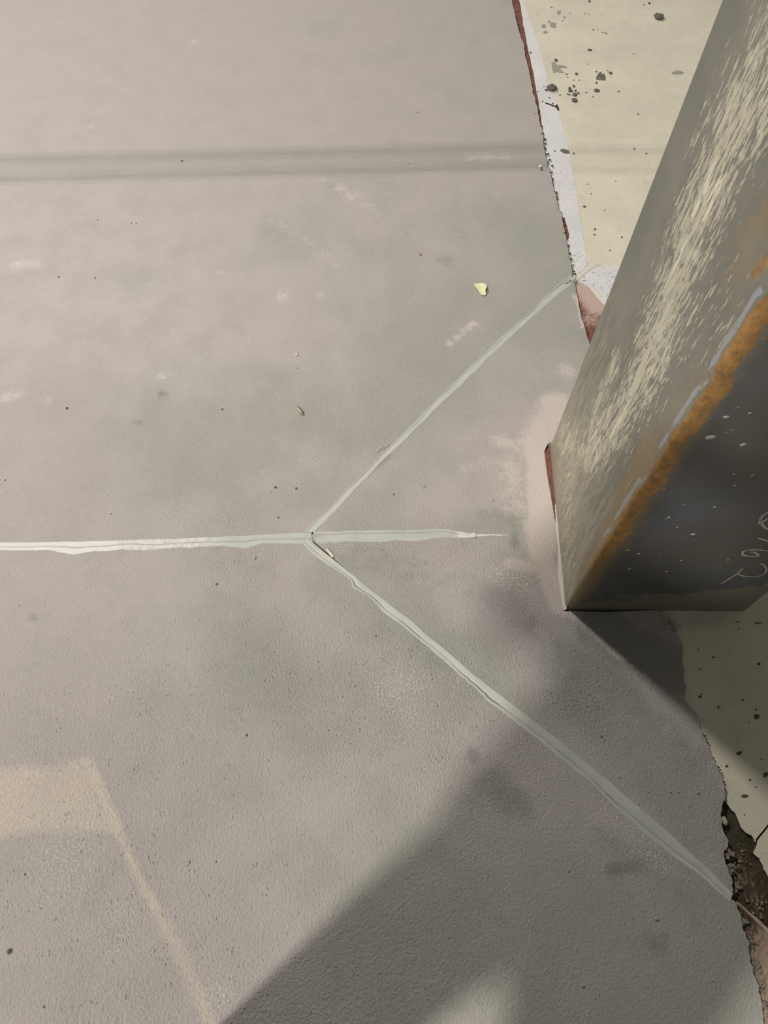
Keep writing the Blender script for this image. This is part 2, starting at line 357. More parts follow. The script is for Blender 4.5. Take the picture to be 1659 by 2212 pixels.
# painted-on wear and some shadow tone, described in floor metres
greens = [S([(800, 1350), (1100, 1500)], .2, .5), S([(1240, 1420), (1500, 1750)], .16, .9), S([(720, 1230), (1060, 1480)], .16, .8), S([(1150, 1130), (1000, 1130)], .10, .8), S([(500, 1000), (800, 900), (1150, 560)], .55, .75), S([(380, 1280), (700, 1580)], .30, .6), S([(900, 1900), (1500, 2120)], .40, .9), S([(620, 480), (1100, 480)], .35, .5), S([(1000, 100)], .5, .3), S([(350, 1080)], .2, .4)]
darks = [S([(350, 852)], .035, .8), S([(300, 912)], .03, .8), S([(1035, 1110), (1110, 1115)], .04, .5), S([(1112, 1125), (1112, 1180)], .035, .6), S([(1260, 1400), (1520, 1650)], .10, .5), S([(1300, 1360), (1450, 1450)], .12, 1.0), S([(1420, 2040)], .055, .7), S([(1060, 1690), (1130, 1740)], .07, .7),  # strokes just before the column's front paint its cast shadow deeper
         S([(1020, 1630)], .04, .7), S([(1320, 1880), (1380, 1870)], .03, .8), S([(70, 1335)], .03, .7), S([(240, 1310)], .05, .4), S([(520, 820)], .03, .5), S([(960, 560)], .08, .6), S([(720, 1190), (1100, 1290)], .10, .45),
         S([(300, 1880), (330, 1900)], .04, .4), S([(900, 1400), (1080, 1500)], .08, .4), S([(1500, 1990)], .04, .5), S([(1100, 1300), (1250, 1450)], .10, .5), S([(1300, 1800), (1500, 1950)], .05, .5), S([(470, 1180), (600, 1240)], .05, .4)]
dusts = [S([(1205, 880), (1165, 960)], .10, 1.0), S([(1165, 960), (1170, 1180)], .065, 1.2), S([(1165, 1190), (1190, 1260), (1212, 1312)], .045, 1.2), S([(1100, 1215), (1165, 1230)], .035, .9), S([(1075, 950), (1160, 975)], .05, .65),
         S([(1100, 1010), (1110, 1090)], .07, .6), S([(970, 745), (1020, 700)], .022, .75), S([(1245, 640), (1262, 705)], .018, .9), S([(700, 388), (760, 425)], .045, .62), S([(760, 425), (850, 480)], .05, .4), S([(600, 480), (720, 570)], .05, .4),
         S([(150, 280), (215, 275)], .025, .7), S([(420, 90)], .03, .6), S([(470, 590)], .035, .55), S([(610, 640)], .04, .55), S([(690, 640)], .03, .6), S([(40, 570), (80, 572)], .04, .6), S([(0, 860), (40, 850)], .045, .55), S([(100, 865)], .05, .5),
         S([(1225, 1325), (1320, 1405), (1440, 1500), (1530, 1600)], .016, .5), S([(860, 1480)], .12, .35), S([(1000, 1480)], .10, .35), S([(1080, 1240)], .05, .45), S([(1010, 340), (1100, 345)], .03, .6), S([(215, 1520)], .09, .35), S([(50, 1230), (300, 1230)], .08, .25),
         S([(700, 1540)], .10, .3), S([(1540, 1650), (1560, 1700)], .02, .3), S([(900, 2160), (1150, 2090)], .06, .3), S([(350, 815)], .035, .5), S([(1220, 800)], .06, .6)]
dusts.append(S([(1000, 1010), (1090, 1000)], .05, .4))
flecks = [S([(860, 1500)], .14, .8), S([(1075, 1240), (1130, 1260)], .05, 1.2), S([(350, 810)], .05, .8), S([(1010, 1440)], .05, .6), S([(150, 1850)], .12, .7), S([(260, 2000)], .10, .5), S([(1310, 1760), (1430, 1870)], .05, .7), S([(470, 2150)], .05, .9),
          S([(1350, 1560)], .06, .4), S([(610, 640)], .05, .7), S([(690, 640)], .03, .8), S([(480, 1130)], .08, .3), S([(680, 1000)], .1, .3), S([(400, 1130)], .15, .3), S([(740, 1180)], .05, .7), S([(1200, 1640)], .05, .4), S([(700, 1350), (1000, 1750)], .10, .25), S([(370, 1490)], .2, .25)]
peaches = [S([(188, 1642), (215, 1700), (252, 1790)], .022, 1.1), S([(252, 1790), (300, 1895), (340, 1970)], .020, .85), S([(340, 1970), (400, 2080), (455, 2212)], .030, .75), S([(1205, 1230), (1212, 1300)], .03, .5), S([(1150, 1150), (1170, 1210)], .05, .6)]
peach_poly = [W(-160, 1640), W(0, 1652), (W(120, 1650)), W(180, 1632), W(255, 1805), W(120, 1800), W(0, 1812), W(-160, 1815)]
reds = [S([(700, 1122), (770, 1050), (840, 985)], .012, .9), S([(680, 1590)], .03, .5), S([(1090, 1020), (1100, 1085)], .04, .5), S([(1020, 810), (1200, 790)], .06, .35)]
def rough_fn(P):
    base = np.clip((1.55-P[:, 1])/1.2, 0, 1)
    return 0.15+0.46*base-0.16*seg_mask(P, [S([(1300, 1950), (1500, 2100)], .5, 1), S([(1400, 1650)], .2, .8)])+0.25*seg_mask(P, [S([(200, 1750), (300, 2150)], .45, 1), S([(600, 1450), (950, 1500)], .3, 1), S([(520, 1230)], .2, .8), S([(820, 1180), (1100, 1180)], .12, 1.0), S([(1250, 1500)], .15, .8), S([(150, 850), (220, 1000)], .2, .5)])
TOP = dict(green=lambda P: seg_mask(P, greens), dark=lambda P: seg_mask(P, darks), dust=lambda P: seg_mask(P, dusts), fleck=lambda P: seg_mask(P, flecks),
           peach=lambda P: np.maximum(seg_mask(P, peaches), 0.80*poly_mask(P, peach_poly, .016)), red=lambda P: seg_mask(P, reds), rough=rough_fn)
DENS = [(-1.6, -.5, 1.0, .95, .011), (-1.6, .95, 1.0, 1.7, .018), (-1.9, 1.7, 1.2, 3.4, .04), (-5, 3.4, 3, 6, .2), (-5, -.5, -1.6, 1.7, .15), (-5, 1.7, -1.9, 3.4, .15), (-5, -5, 1.0, -.5, .12)]

floor = mesh_obj('floor', [(-4.6, -4.3, -.075), (3.2, -4.3, -.075), (3.2, 5.2, -.075), (-4.6, 5.2, -.075), (-4.6, -4.3, -.032), (3.2, -4.3, -.032), (3.2, 5.2, -.032), (-4.6, 5.2, -.032)],
                 [(0, 3, 2, 1), (4, 5, 6, 7), (0, 1, 5, 4), (1, 2, 6, 5), (2, 3, 7, 6), (3, 0, 4, 7)], MAT['earth'])
tag(floor, kind='structure')
attr(floor, 'pale', [0]*8)
g = 0.0014
D1_MID = [W(*p) for p in [(727, 1091), (808, 1006), (859, 957), (940, 876), (1030, 788), (1110, 712), (1162, 665), (1210, 625)]]
def dens_pts(a, b, st=0.02):
    a, b = np.array(a), np.array(b); n = max(2, int(np.linalg.norm(b-a)/st)); return [tuple(a+(b-a)*i/n) for i in range(n)]
P1 = dens_pts((-4.5, J_FAR[1]+g), (J_L[0], J_L[1]+g), .1)+dens_pts((J_L[0], J_L[1]+g), (J_C[0]-g, J_C[1]+g))+[(J_C[0]-g, J_C[1]+g)]+[(p[0]-g, p[1]+g) for p in D1_MID]+[(D1_E[0]-g, D1_E[1]+g*.5)]+[(p[0]-g*.2, p[1]+g) for p in edge_up]+[(-4.5, 5.0)]
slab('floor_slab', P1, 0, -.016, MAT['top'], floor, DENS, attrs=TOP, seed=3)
cg = .004
fr0 = (COL_C[0]-.0015, COL_C[1]-cg*1.0)
P2 = dens_pts((J_C[0]+g*1.2, J_C[1]), (D2_E[0]+g, D2_E[1]+g))+[tuple(p) for p in edge_low[::-1]]+[tuple(p) for p in ([edge_low[0][0]-.002, COL_C[1]-cg*.6], [COL_C[0]+.09, COL_C[1]-cg*1.6], fr0)]
P2 += [(COL_C[0]-.002, COL_C[1]+.03), (COL_C[0]*.55+COL_B[0]*.45-.003, COL_C[1]*.55+COL_B[1]*.45), (COL_C[0]*.2+COL_B[0]*.8-.014, COL_C[1]*.2+COL_B[1]*.8), (COL_B[0]-.017, COL_B[1]-.024), (COL_B[0]-.010, COL_B[1]-.008), (COL_B[0]-.002, COL_B[1]+.004)]
P2 += [(edge_mid[-1][0], COL_B[1]+.006)]+[tuple(p) for p in edge_mid[::-1] if p[1] > COL_B[1]+.02]
P2 += [(D1_E[0], D1_E[1]-g)]+[(p[0]+g, p[1]-g) for p in D1_MID[::-1]]+[(J_C[0]+g*1.4, J_C[1]+g*.4)]
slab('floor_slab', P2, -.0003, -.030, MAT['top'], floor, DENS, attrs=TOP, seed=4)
P3 = [(-4.5, -4.2)]+[tuple(p) for p in edge_bot[::-1]]+dens_pts((D2_E[0]-g, D2_E[1]-g), (J_C[0]-g*.6, J_C[1]-g*1.2))+dens_pts((J_C[0]-g, J_C[1]-g), (J_L[0], J_L[1]-g))+[(J_L[0], J_L[1]-g), (-4.5, J_FAR[1]-g)]
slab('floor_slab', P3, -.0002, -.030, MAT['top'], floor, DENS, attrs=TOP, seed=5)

# bare concrete beyond the broken edge: two pieces parted by a crack
zc = -.009
damps = [S([(1440, 1350), (1560, 1335)], .05, .6, zc), S([(1465, 155)], .05, .8, zc), S([(1220, 400), (1280, 460)], .1, .3, zc)]
CR = dict(damp=lambda P: seg_mask(P, damps))
crk = [W(*p, zc) for p in [(1632, 1822), (1640, 1806), (1650, 1797), (1659, 1781), (1690, 1750), (1760, 1700)]]
crack_line = jag(crk+[(1.4, .50), (3.1, .70)], .008, .0012, 21)
pit_up = jag([W(*p, zc) for p in [(1566, 1728), (1568, 1733), (1587, 1760), (1601, 1785), (1623, 1805), (1632, 1821)]], .004, .0016, 22)
pit_dn = jag([W(*p, zc) for p in [(1627, 1843), (1640, 1855), (1654, 1885), (1664, 1902), (1690, 1950)]]+[(.80, -.06), (.83, -.5), (.83, -4.2)], .005, .0018, 23)
CD = [(.4, -.5, 1.3, 1.2, .016), (.4, 1.2, 1.5, 2.2, .03), (.4, 2.2, 3.1, 5, .12), (1.5, 1.2, 3.1, 2.2, .12), (1.3, -1.6, 3.1, 1.2, .12), (.4, -1.6, 1.3, -.5, .12)]
inner = [(p[0]-.012, p[1]) for p in edge_low if p[1] > pit_up[0][1]]
C1 = [(3.1, 5.0), (.40, 5.0), (.50, .62), (.62, .56)]+[tuple(p) for p in inner[3:]]+[tuple(p) for p in pit_up]+[tuple(p) for p in crack_line[1:]]
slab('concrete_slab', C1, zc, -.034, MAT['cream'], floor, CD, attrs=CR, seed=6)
C2 = [(p[0]+.0015, p[1]-.0028) for p in crack_line[::-1]]+[tuple(p) for p in pit_dn]+[(3.1, -4.2)]
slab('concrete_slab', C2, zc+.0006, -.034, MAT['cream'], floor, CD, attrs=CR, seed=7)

def ribbon(name, A_, B_, z, prof, mat, parent, step=.008, ja=.0008, jb=.0008, seed=1, attrs=None, crackpos=None):
    """a strip lying between two traced edges; prof = [(fraction across, height)]"""
    def res(pts):
        pts = [np.array(p) for p in pts]; L = [0]
        for a, b in zip(pts[:-1], pts[1:]): L.append(L[-1]+np.linalg.norm(b-a))
        return np.array(pts), np.array(L)
    (a, la), (b, lb) = res(A_), res(B_); n = max(3, int(max(la[-1], lb[-1])/step)); r = np.random.default_rng(seed)
    t = np.linspace(0, 1, n)
    Ap = np.stack([np.interp(t*la[-1], la, a[:, k]) for k in (0, 1)], 1); Bp = np.stack([np.interp(t*lb[-1], lb, b[:, k]) for k in (0, 1)], 1)
    D = Bp-Ap; wd = np.linalg.norm(D, axis=1)[:, None]+1e-9; D = D/wd
    def nz(k): m = max(3, n//k+2); return np.interp(np.linspace(0, m-1, n), range(m), r.normal(0, 1, m))
    Ap = Ap+D*((nz(1)*.5+nz(4))*ja)[:, None]; Bp = Bp+D*((nz(1)*.5+nz(5))*jb)[:, None]
    cw = nz(9)*.05
    V, cr = [], []
    for i in range(n):
        for f, h in prof:
            ff = f if f in (0, 1) else min(.97, max(.03, f+(cw[i] if h < 0 or abs(f-(crackpos or .5)) < .12 else 0)))
            p = Ap[i]+(Bp[i]-Ap[i])*ff; V.append((p[0], p[1], z+h+(r.normal(0, .00012) if 0 < f < 1 else 0))); cr.append(1.0 if (0 < f < 1 and h < 0) else 0.0)
    k = len(prof); F = []
    for i in range(n-1):
        for j in range(k-1): F.append((i*k+j, i*k+j+1, (i+1)*k+j+1, (i+1)*k+j))
    o = mesh_obj(name, V, F, mat, parent, True)
    if o.data.polygons[0].normal.z < 0: o.data.flip_normals()
    P = np.array([(v[0], v[1]) for v in V]); at = dict(crack=lambda P: np.array(cr)); at.update(attrs or {})
    for kk, fn in at.items(): attr(o, kk, fn(P))
    return o
Wz = lambda L, z=0: [W(u, v, z) for u, v in L]
def prof(c, lo=-.0003, w=.022, h=.0006): return [(0, -.0010), (.03, .0005), (.10, h), (c-w, h), (c, -.0002), (c+w, h*.9), (.92, h), (.97, .0005), (1, -.0010)]
whites = dict(white=lambda P: np.clip(seg_mask(P, [S([(-700, 1200), (150, 1182)], .2, 1.4), S([(150, 1182), (420, 1172)], .12, .55), S([(1000, 1158), (1100, 1156)], .04, .8), S([(668, 1160)], .02, .5)]), 0, 1))
zs = -.0003
ribbon('joint_sealant', [(-4.4, J_FAR[1]+.012)]+Wz([(-300, 1176), (0, 1172), (250, 1167), (450, 1160), (600, 1152), (672, 1149)]), [(-4.4, J_FAR[1]-.012)]+Wz([(-300, 1192), (0, 1188), (100, 1190), (160, 1197), (215, 1191), (330, 1185), (450, 1180), (540, 1180), (600, 1175), (676, 1174)]),
       zs, prof(.52, -.001, .07), MAT['seal'], floor, ja=.0006, jb=.0022, seed=31, attrs=whites)
ribbon('joint_sealant', Wz([(657, 1149), (720, 1088), (800, 1005), (850, 957), (930, 876), (1020, 787), (1100, 712), (1150, 668), (1200, 619), (1232, 594)]), Wz([(680, 1150), (735, 1093), (815, 1008), (868, 958), (950, 876), (1040, 789), (1120, 713), (1175, 662), (1220, 625), (1247, 606)]),
       zs+.0002, prof(.24, -.0012, .05), MAT['seal'], floor, ja=.0005, jb=.0010, seed=32, attrs=whites)
ribbon('joint_sealant', Wz([(676, 1148), (780, 1145), (880, 1144), (965, 1142), (990, 1147), (1020, 1153), (1060, 1154), (1100, 1155)]), Wz([(684, 1172), (760, 1170), (850, 1168), (900, 1169), (950, 1163), (1010, 1162), (1060, 1158), (1100, 1157)]),
       zs+.0001, prof(.30, -.001, .05), MAT['seal'], floor, ja=.0006, jb=.0014, seed=33, attrs=whites)
ribbon('joint_sealant', Wz([(668, 1162), (677, 1173), (739, 1222), (816, 1284), (898, 1347), (1014, 1448), (1050, 1477), (1222, 1611), (1369, 1732), (1545, 1890), (1582, 1930)]),
       Wz([(650, 1170), (657, 1178), (686, 1205), (759, 1252), (763, 1270), (797, 1289), (826, 1318), (884, 1362), (971, 1439), (1029, 1490), (1050, 1512), (1142, 1585), (1270, 1688), (1380, 1795), (1531, 1907), (1577, 1950)]),
       zs+.0003, prof(.66, -.0012, .045), MAT['seal'], floor, ja=.0006, jb=.0014, seed=34, attrs=whites)
ribbon('sealant_tail', Wz([(1243, 600), (1262, 583), (1275, 572), (1292, 566)], zc), Wz([(1250, 610), (1268, 592), (1282, 581), (1296, 575)], zc), zc+.0008, [(0, -.001), (.3, .003), (.7, .003), (1, -.001)], MAT['caulk'], floor, ja=.0003, jb=.0003, seed=35)

# white strip and red membrane along the broken edge
def flat_patch(name, outline, z, th, mat, attrs=None, dens=.02, seed=8, drop=.0002):
    return slab(name, outline, z, z-th, mat, floor, [(-3, -2, 3, 5, dens)], drop=drop, seed=seed, attrs=attrs, relief=0)
zw = zc+.0014
wl = Wz([(1244, 606), (1232, 560), (1220, 510), (1212, 470), (1190, 395), (1175, 330), (1168, 275), (1165, 235), (1153, 165), (1139, 95), (1126, 20), (1121, 0)], zw)+[(.575, 3.3), (.57, 5.0)]
wr = Wz([(1270, 572), (1263, 530), (1255, 480), (1246, 420), (1235, 350), (1223, 300), (1210, 250), (1187, 180), (1163, 95), (1135, 15), (1130, 0)], zw)+[(.600, 3.3), (.605, 5.0)]
speck = dict(speck=lambda P: np.clip(seg_mask(P, [S([(1250, 560)], .14, 1.5, zw), S([(1235, 440), (1225, 380)], .12, .6, zw), S([(1280, 610)], .15, 1.5, zw)])+.12, 0, 1))
flat_patch('white_strip', jag(wl[::-1], .012, .0012, 41)[:-1]+jag(wr[::-1], .02, .0006, 42)[::-1], zw, .002, MAT['white'], speck)
flat_patch('white_patch', jag(Wz([(1250, 606), (1268, 588), (1290, 578), (1330, 574), (1420, 590), (1420, 720), (1320, 660), (1305, 652), (1290, 632), (1272, 620), (1256, 612)], zw), .01, .0015, 43, True), zw+.0002, .002, MAT['white'], speck)
zr = zc+.0008
pale = dict(pale=lambda P: seg_mask(P, [S([(1256, 612), (1290, 660)], .08, 1.1, zr), S([(1275, 690)], .07, .7, zr)]))
flat_patch('red_membrane', jag(Wz([(1240, 605), (1254, 606), (1275, 624), (1300, 655), (1400, 720), (1400, 800), (1260, 740), (1250, 690), (1242, 650)], zr), .008, .001, 44, True), zr, .002, MAT['red'], pale)
flat_patch('red_membrane', jag(Wz([(1095, 0), (1121, 0), (1138, 95), (1153, 165), (1166, 238), (1174, 288), (1160, 288), (1140, 165), (1122, 95), (1103, 30)], zr)+[], .010, .0012, 45, True), zr+.0012, .002, MAT['red'], dict(pale=lambda P: P[:, 0]*0))
flat_patch('red_membrane', [(.50, 3.13), (.577, 3.13), (.573, 4.9), (.50, 4.9)], zr+.0011, .002, MAT['red'], dict(pale=lambda P: P[:, 0]*0))
flat_patch('red_membrane', jag(Wz([(1208, 470), (1220, 470), (1228, 500), (1229, 515), (1220, 520), (1212, 505)], zr), .006, .0014, 46, True), zr+.0011, .002, MAT['red'], dict(pale=lambda P: P[:, 0]*0))
# red lining showing in the gap beside the column, and pale caulk bead along its lower half
def lerp(a, b, t): return (a[0]+(b[0]-a[0])*t, a[1]+(b[1]-a[1])*t)
flat_patch('red_membrane', [(COL_B[0]-.020, COL_B[1]-.03), lerp(COL_C, COL_B, .99), lerp(COL_C, COL_B, .35), (lerp(COL_C, COL_B, .35)[0]-.008, lerp(COL_C, COL_B, .35)[1]), (lerp(COL_C, COL_B, .8)[0]-.018, lerp(COL_C, COL_B, .8)[1])], -.002, .02, MAT['red'], dict(pale=lambda P: P[:, 0]*0+.15))
ba = [(lerp(COL_C, COL_B, t)[0]-w_, lerp(COL_C, COL_B, t)[1]) for t, w_ in ((-.004, .005), (.12, .010), (.2, .009), (.3, .006), (.42, .004), (.6, .002))]
bb = [(lerp(COL_C, COL_B, t)[0]+.002, lerp(COL_C, COL_B, t)[1]) for t in (-.004, .12, .2, .3, .42, .6)]
ribbon('caulk_bead', ba, bb, 0, [(0, -.002), (.2, .001), (.55, .002), (.8, .003), (1, .005)], MAT['caulk'], floor, ja=.0006, jb=.0001, seed=36)
# bedding in the pit: bumpy ground
def rubble_ground():
    poly = Wz([(1540, 1700), (1590, 1735), (1660, 1820), (1720, 1900), (1760, 2100), (1700, 2240), (1600, 2240), (1570, 1950)], -.02)
    fn = dict(pale=lambda P: np.maximum(seg_mask(P, [S([(1590, 1880), (1640, 1960)], .05, .45, -.02), S([(1659, 1990)], .03, .3, -.02), S([(1600, 1860)], .02, .4, -.02)]), seg_mask(P, [S([(1640, 2040), (1640, 2250)], .06, .95, -.02)])))
    o = slab('bedding', poly, -.018, -.034, MAT['earth'], floor, [(-3, -2, 3, 5, .004)], seed=9, attrs=fn)
    r = np.random.default_rng(2)
    for v in o.data.vertices:
        if v.co.z > -.03: v.co.z += r.normal(0, .0011)+.0012*math.sin(v.co.x*420)*math.sin(v.co.y*380)
        if v.co.z > -.03 and v.co.y < W(1590, 1950)[1]-.9*(v.co.x-W(1590, 1950)[0]): v.co.z += .009
    return o
rubble_ground()
ribbon('mortar_ridge', Wz([(1588, 1942), (1620, 1966), (1659, 2000), (1760, 2090)], -.01), Wz([(1592, 1955), (1622, 1984), (1659, 2018), (1760, 2110)], -.01), -.012, [(0, -.008), (.25, .002), (.5, .004), (.8, .001), (1, -.006)], simple('pink_mortar', lin(184, 162, 146), .12, 120, .85, .5, 300, .0015), floor, ja=.0012, jb=.0015, seed=37, attrs=None)

# ------------------------------------------------------------------ stones, crumbs and flat spots
def rock_mesh(name, seed, flat=.7, sub=2, rough=.22):
    bm = bmesh.new(); bmesh.ops.create_icosphere(bm, subdivisions=sub, radius=.5); r = random.Random(seed)
    ax = [Vector((r.gauss(0, 1), r.gauss(0, 1), r.gauss(0, 1))).normalized() for _ in range(7)]; of = [r.uniform(.26, .42) for _ in ax]
    for v in bm.verts:
        for a, d in zip(ax, of):
            k = v.co.dot(a)-d
            if k > 0: v.co -= a*k*.85
        v.co *= 1+r.uniform(-rough, rough)*.35; v.co.z *= flat
    zmin = min(v.co.z for v in bm.verts)
    for v in bm.verts: v.co.z -= zmin
    me = bpy.data.meshes.new(name); bm.to_mesh(me); bm.free(); return me
RM = [rock_mesh('crumb', s, .7, 1, .3) for s in range(5)]; RB = [rock_mesh('stone', 50+s, .62, 2, .3) for s in range(4)]
for me in RM: me.materials.append(MAT['crumb'])
def mat_mesh(me, mat): m = me.copy(); m.materials.clear(); m.materials.append(mat); return m
RMP = [mat_mesh(m, MAT['pale']) for m in RM]; RMW = [mat_mesh(m, MAT['chip']) for m in RM]
RMR = [mat_mesh(m, simple('red_grit', lin(150, 100, 92), .2, 200)) for m in RM[:1]]
for me in RB: me.materials.append(MAT['crumb'])
rr = random.Random(4)
ORD = ['nearest', 'second nearest', 'third nearest', 'fourth nearest', 'fifth nearest', 'sixth nearest', 'seventh nearest', 'eighth nearest', 'ninth nearest', 'tenth nearest']
def ranked(items, marks, head):
    """a label for each piece: which one it is, counted outward from the landmark next to it"""
    own = {}
    for i, it in enumerate(items):
        P = np.array(W(it[0], it[1])); d = [(float(np.linalg.norm(P-np.array(W(m[0], m[1])))), m[2]) for m in marks]; dd, nm = min(d); own.setdefault(nm, []).append((dd, i))
    out = {}
    for nm, L in own.items():
        for k, (dd, i) in enumerate(sorted(L)): out[i] = f'{head}, {ORD[min(k, 9)]} to {nm}'
    return out
MK_TOP = [(1040, 626, 'the pale leaf'), (646, 887, 'the seed husk'), (665, 1160, 'the joint fork'), (610, 640, 'the faint ring scuffs'), (195, 1640, 'the corner of the peach dust patch'), (450, 2200, 'the low end of the peach streak'), (1420, 2040, 'the dark round stain'),
          (1575, 1800, 'the pit in the broken edge'), (1221, 1316, 'the near column corner'), (0, 1180, 'the far end of the long joint'), (1167, 361, 'the white chip by the dark double band'), (21, 2055, 'the black pebble'), (1242, 600, 'the end of the upper oblique joint'),
          (825, 970, 'the curled sealant thread'), (393, 365, 'the middle of the dark double band'), (870, 1490, 'the speckled white scuff'), (1290, 1680, 'the lower oblique joint')]
MK_CR = [(1422, 40, 'the lone lumpy crumb'), (1298, 168, 'the flat notched chip'), (1191, 193, 'the knobbly clod'), (1192, 228, 'the bent nail'), (1232, 198, 'the middle of the crumb cluster'), (1218, 327, 'the flat dark chip'), (1290, 570, 'the pale joint tail'), (1273, 108, 'the oval dark pebble'),
         (1195, 54, 'the grey splash spots'), (1212, 145, 'the grey smear'), (1380, 325, 'the wavy dark double band by the column'), (1150, 110, 'the red membrane')]
MK_FR = [(1612, 1316, 'the far column foot'), (1634, 1549, 'the big dark spot'), (1480, 1440, 'the broken edge in shade'), (1609, 1720, 'the long dark spot above the crack')]
def px_size(u, v, px, z=0):
    a, b = W(u-px/2, v, z), W(u+px/2, v, z); return math.hypot(a[0]-b[0], a[1]-b[1])
def put(name, me, u, v, px, z, label, cat, group=None, asp=1.0, rot=None, ft=1.0):
    s = px_size(u, v, px, z); x, y = W(u, v, z); o = bpy.data.objects.new(name, me); C.objects.link(o)
    o.location = (x, y, z-.0004); o.scale = (s*1.05, s*asp*1.05, s*ft); o.rotation_euler = (0, 0, rr.uniform(0, 6.28) if rot is None else rot)
    return tag(o, label, cat, group)
zt = zc+.0002; zsurf = 0.0004
# larger pieces on the bare concrete, each its own
big = [(1422.6, 40, 22, 'dark lumpy mortar crumb alone near the upper end of the cream concrete beside the column', 1, .75), (1191, 193, 22, 'knobbly grey mortar clod sitting on the border of white strip and cream concrete', 1, .8),
       (1240, 218.7, 12, 'angular grit lump lowest of the crumb cluster on cream concrete', 1, .8), (1289, 197, 11, 'upright pointed grit lump between the flat slate chip and the crumb cluster', 1.3, .7),
       (1232, 197.6, 12, 'widest grey lump in the middle of the crumb cluster on cream concrete', .7, .6), (1241, 205.5, 10, 'rounded lump just under the middle of the crumb cluster', 1.2, .7),
       (1318, 159, 8, 'small dark lump just beyond the flat slate chip on cream concrete', 1, .8), (1200, 131, 9, 'dark pebble at the top of a grey smear near the white strip', 1, .8),
       (1244.6, 161, 8, 'dark pebble between the grey smear and the flat slate chip', .8, .8), (1273.5, 108.5, 7, 'lone oval dark pebble on cream concrete above the crumb cluster', 1.5, .7)]
for i, (u, v, s, lab, asp, ft) in enumerate(big): put('mortar_crumb', RB[i % 4], u, v, s, zt, lab, 'crumb', None, asp, None, ft)
def poly_thing(name, pix, z, th, mat, label=None, cat=None, parent=None, group=None, tilt=0, step=None, seed=0):
    P = Wz(pix, z)
    if step: P = jag(P, step, step*.22, seed, True)
    cx, cy = np.mean([p[0] for p in P]), np.mean([p[1] for p in P]); n = len(P)
    V = [(p[0], p[1], z+th+tilt*(p[1]-cy)) for p in P]+[(p[0]*1.0, p[1], z-.0006) for p in P]
    V.append((cx, cy, z+th*1.25)); F = [(i, (i+1) % n, 2*n) for i in range(n)]+[((i+1) % n, i, n+i, n+(i+1) % n) for i in range(n)]
    o = mesh_obj(name, V, F, mat, parent)
    if o.data.polygons[0].normal.z < 0: o.data.flip_normals()
    return tag(o, label, cat, group) if label else o
poly_thing('slate_chip', [(1288, 168), (1292, 163), (1297, 161), (1299, 165), (1304, 164), (1307, 170), (1307, 174), (1299, 173.5), (1288, 172.5)], zt, .006, MAT['crumb'], 'flat grey chip with a notched top lying on cream concrete', 'chip', tilt=.25)
poly_thing('mortar_chip', [(1210, 324), (1218, 323), (1229, 327), (1228, 332), (1218, 331), (1211, 327)], zw+.0003, .003, MAT['crumb'], 'flat dark chip on the white strip over the dark double band', 'chip')
small = [(1179.5, 196, 7), (1271, 139, 3), (1224, 161, 5), (1226, 167, 3), (1239, 173.5, 4), (1251, 173.5, 4), (1288, 155.5, 5), (1312, 153, 4), (1288, 180, 6), (1280.5, 210, 4), (1266.5, 200.5, 4.5), (1336, 198, 5), (1238.6, 187.5, 7.5), (1230, 192, 7), (1242.6, 197, 6), (1226, 204, 5), (1230, 205.5, 4.5), (1249, 202.5, 6),
         (1209, 206, 4.5), (1391, 11, 4.5), (1402, 8, 6), (1273, 4, 6), (1378.5, 247, 4.5), (1368, 117, 3.5), (1262, 447, 7), (1285, 495.6, 6), (1284, 507, 5), (1342.6, 513, 5), (1270, 398, 3), (1239, 332, 5), (1263, 30, 3), (1291, 64, 3), (1281, 65, 4), (1300, 70, 3), (1272, 31, 3), (1309, 73, 4), (1252, 480, 3), (1330, 392, 3), (1277, 419, 3), (1306, 455, 3), (1370, 322, 5), (1396, 332, 5), (1317, 541, 4)]
LB = ranked(small, MK_CR, 'tiny dark grit crumb on cream concrete')
for i, (u, v, s) in enumerate(small): put('grit_crumb', RM[rr.randrange(5)], u, v, s, zt, LB[i], 'crumb', 'grit crumbs on the cream concrete', 1, None, .8)
wc = [(1187, 212, 4.5), (1171.5, 220, 3.8), (1194, 224, 4.5), (1161.5, 198, 4), (1175, 187.5, 3), (1146, 114.5, 5), (1198, 327, 5), (1185, 262, 2.5)]
LB = ranked(wc, MK_CR, 'tiny grit crumb on the white strip')
for i, (u, v, s) in enumerate(wc):
    put('grit_crumb', RM[rr.randrange(5)], u, v, s, zw, LB[i], 'crumb', 'grit crumbs on the white strip', 1, None, .8)
wc = [(1633, 1700, 4), (1604, 1512, 5), (1508, 1404, 4), (1596, 1358, 4), (1512, 1446, 4), (1530, 1700, 3), (1608, 1760, 4), (1645, 1640, 4), (1515, 1500, 4), (1560, 1340, 3), (1618, 1560, 3)]
LB = ranked(wc, MK_FR, 'tiny grit crumb on shaded concrete')
for i, (u, v, s) in enumerate(wc):
    put('grit_crumb', RM[rr.randrange(5)], u, v, s, zt, LB[i], 'crumb', 'grit crumbs in front of the column', 1, None, .7)
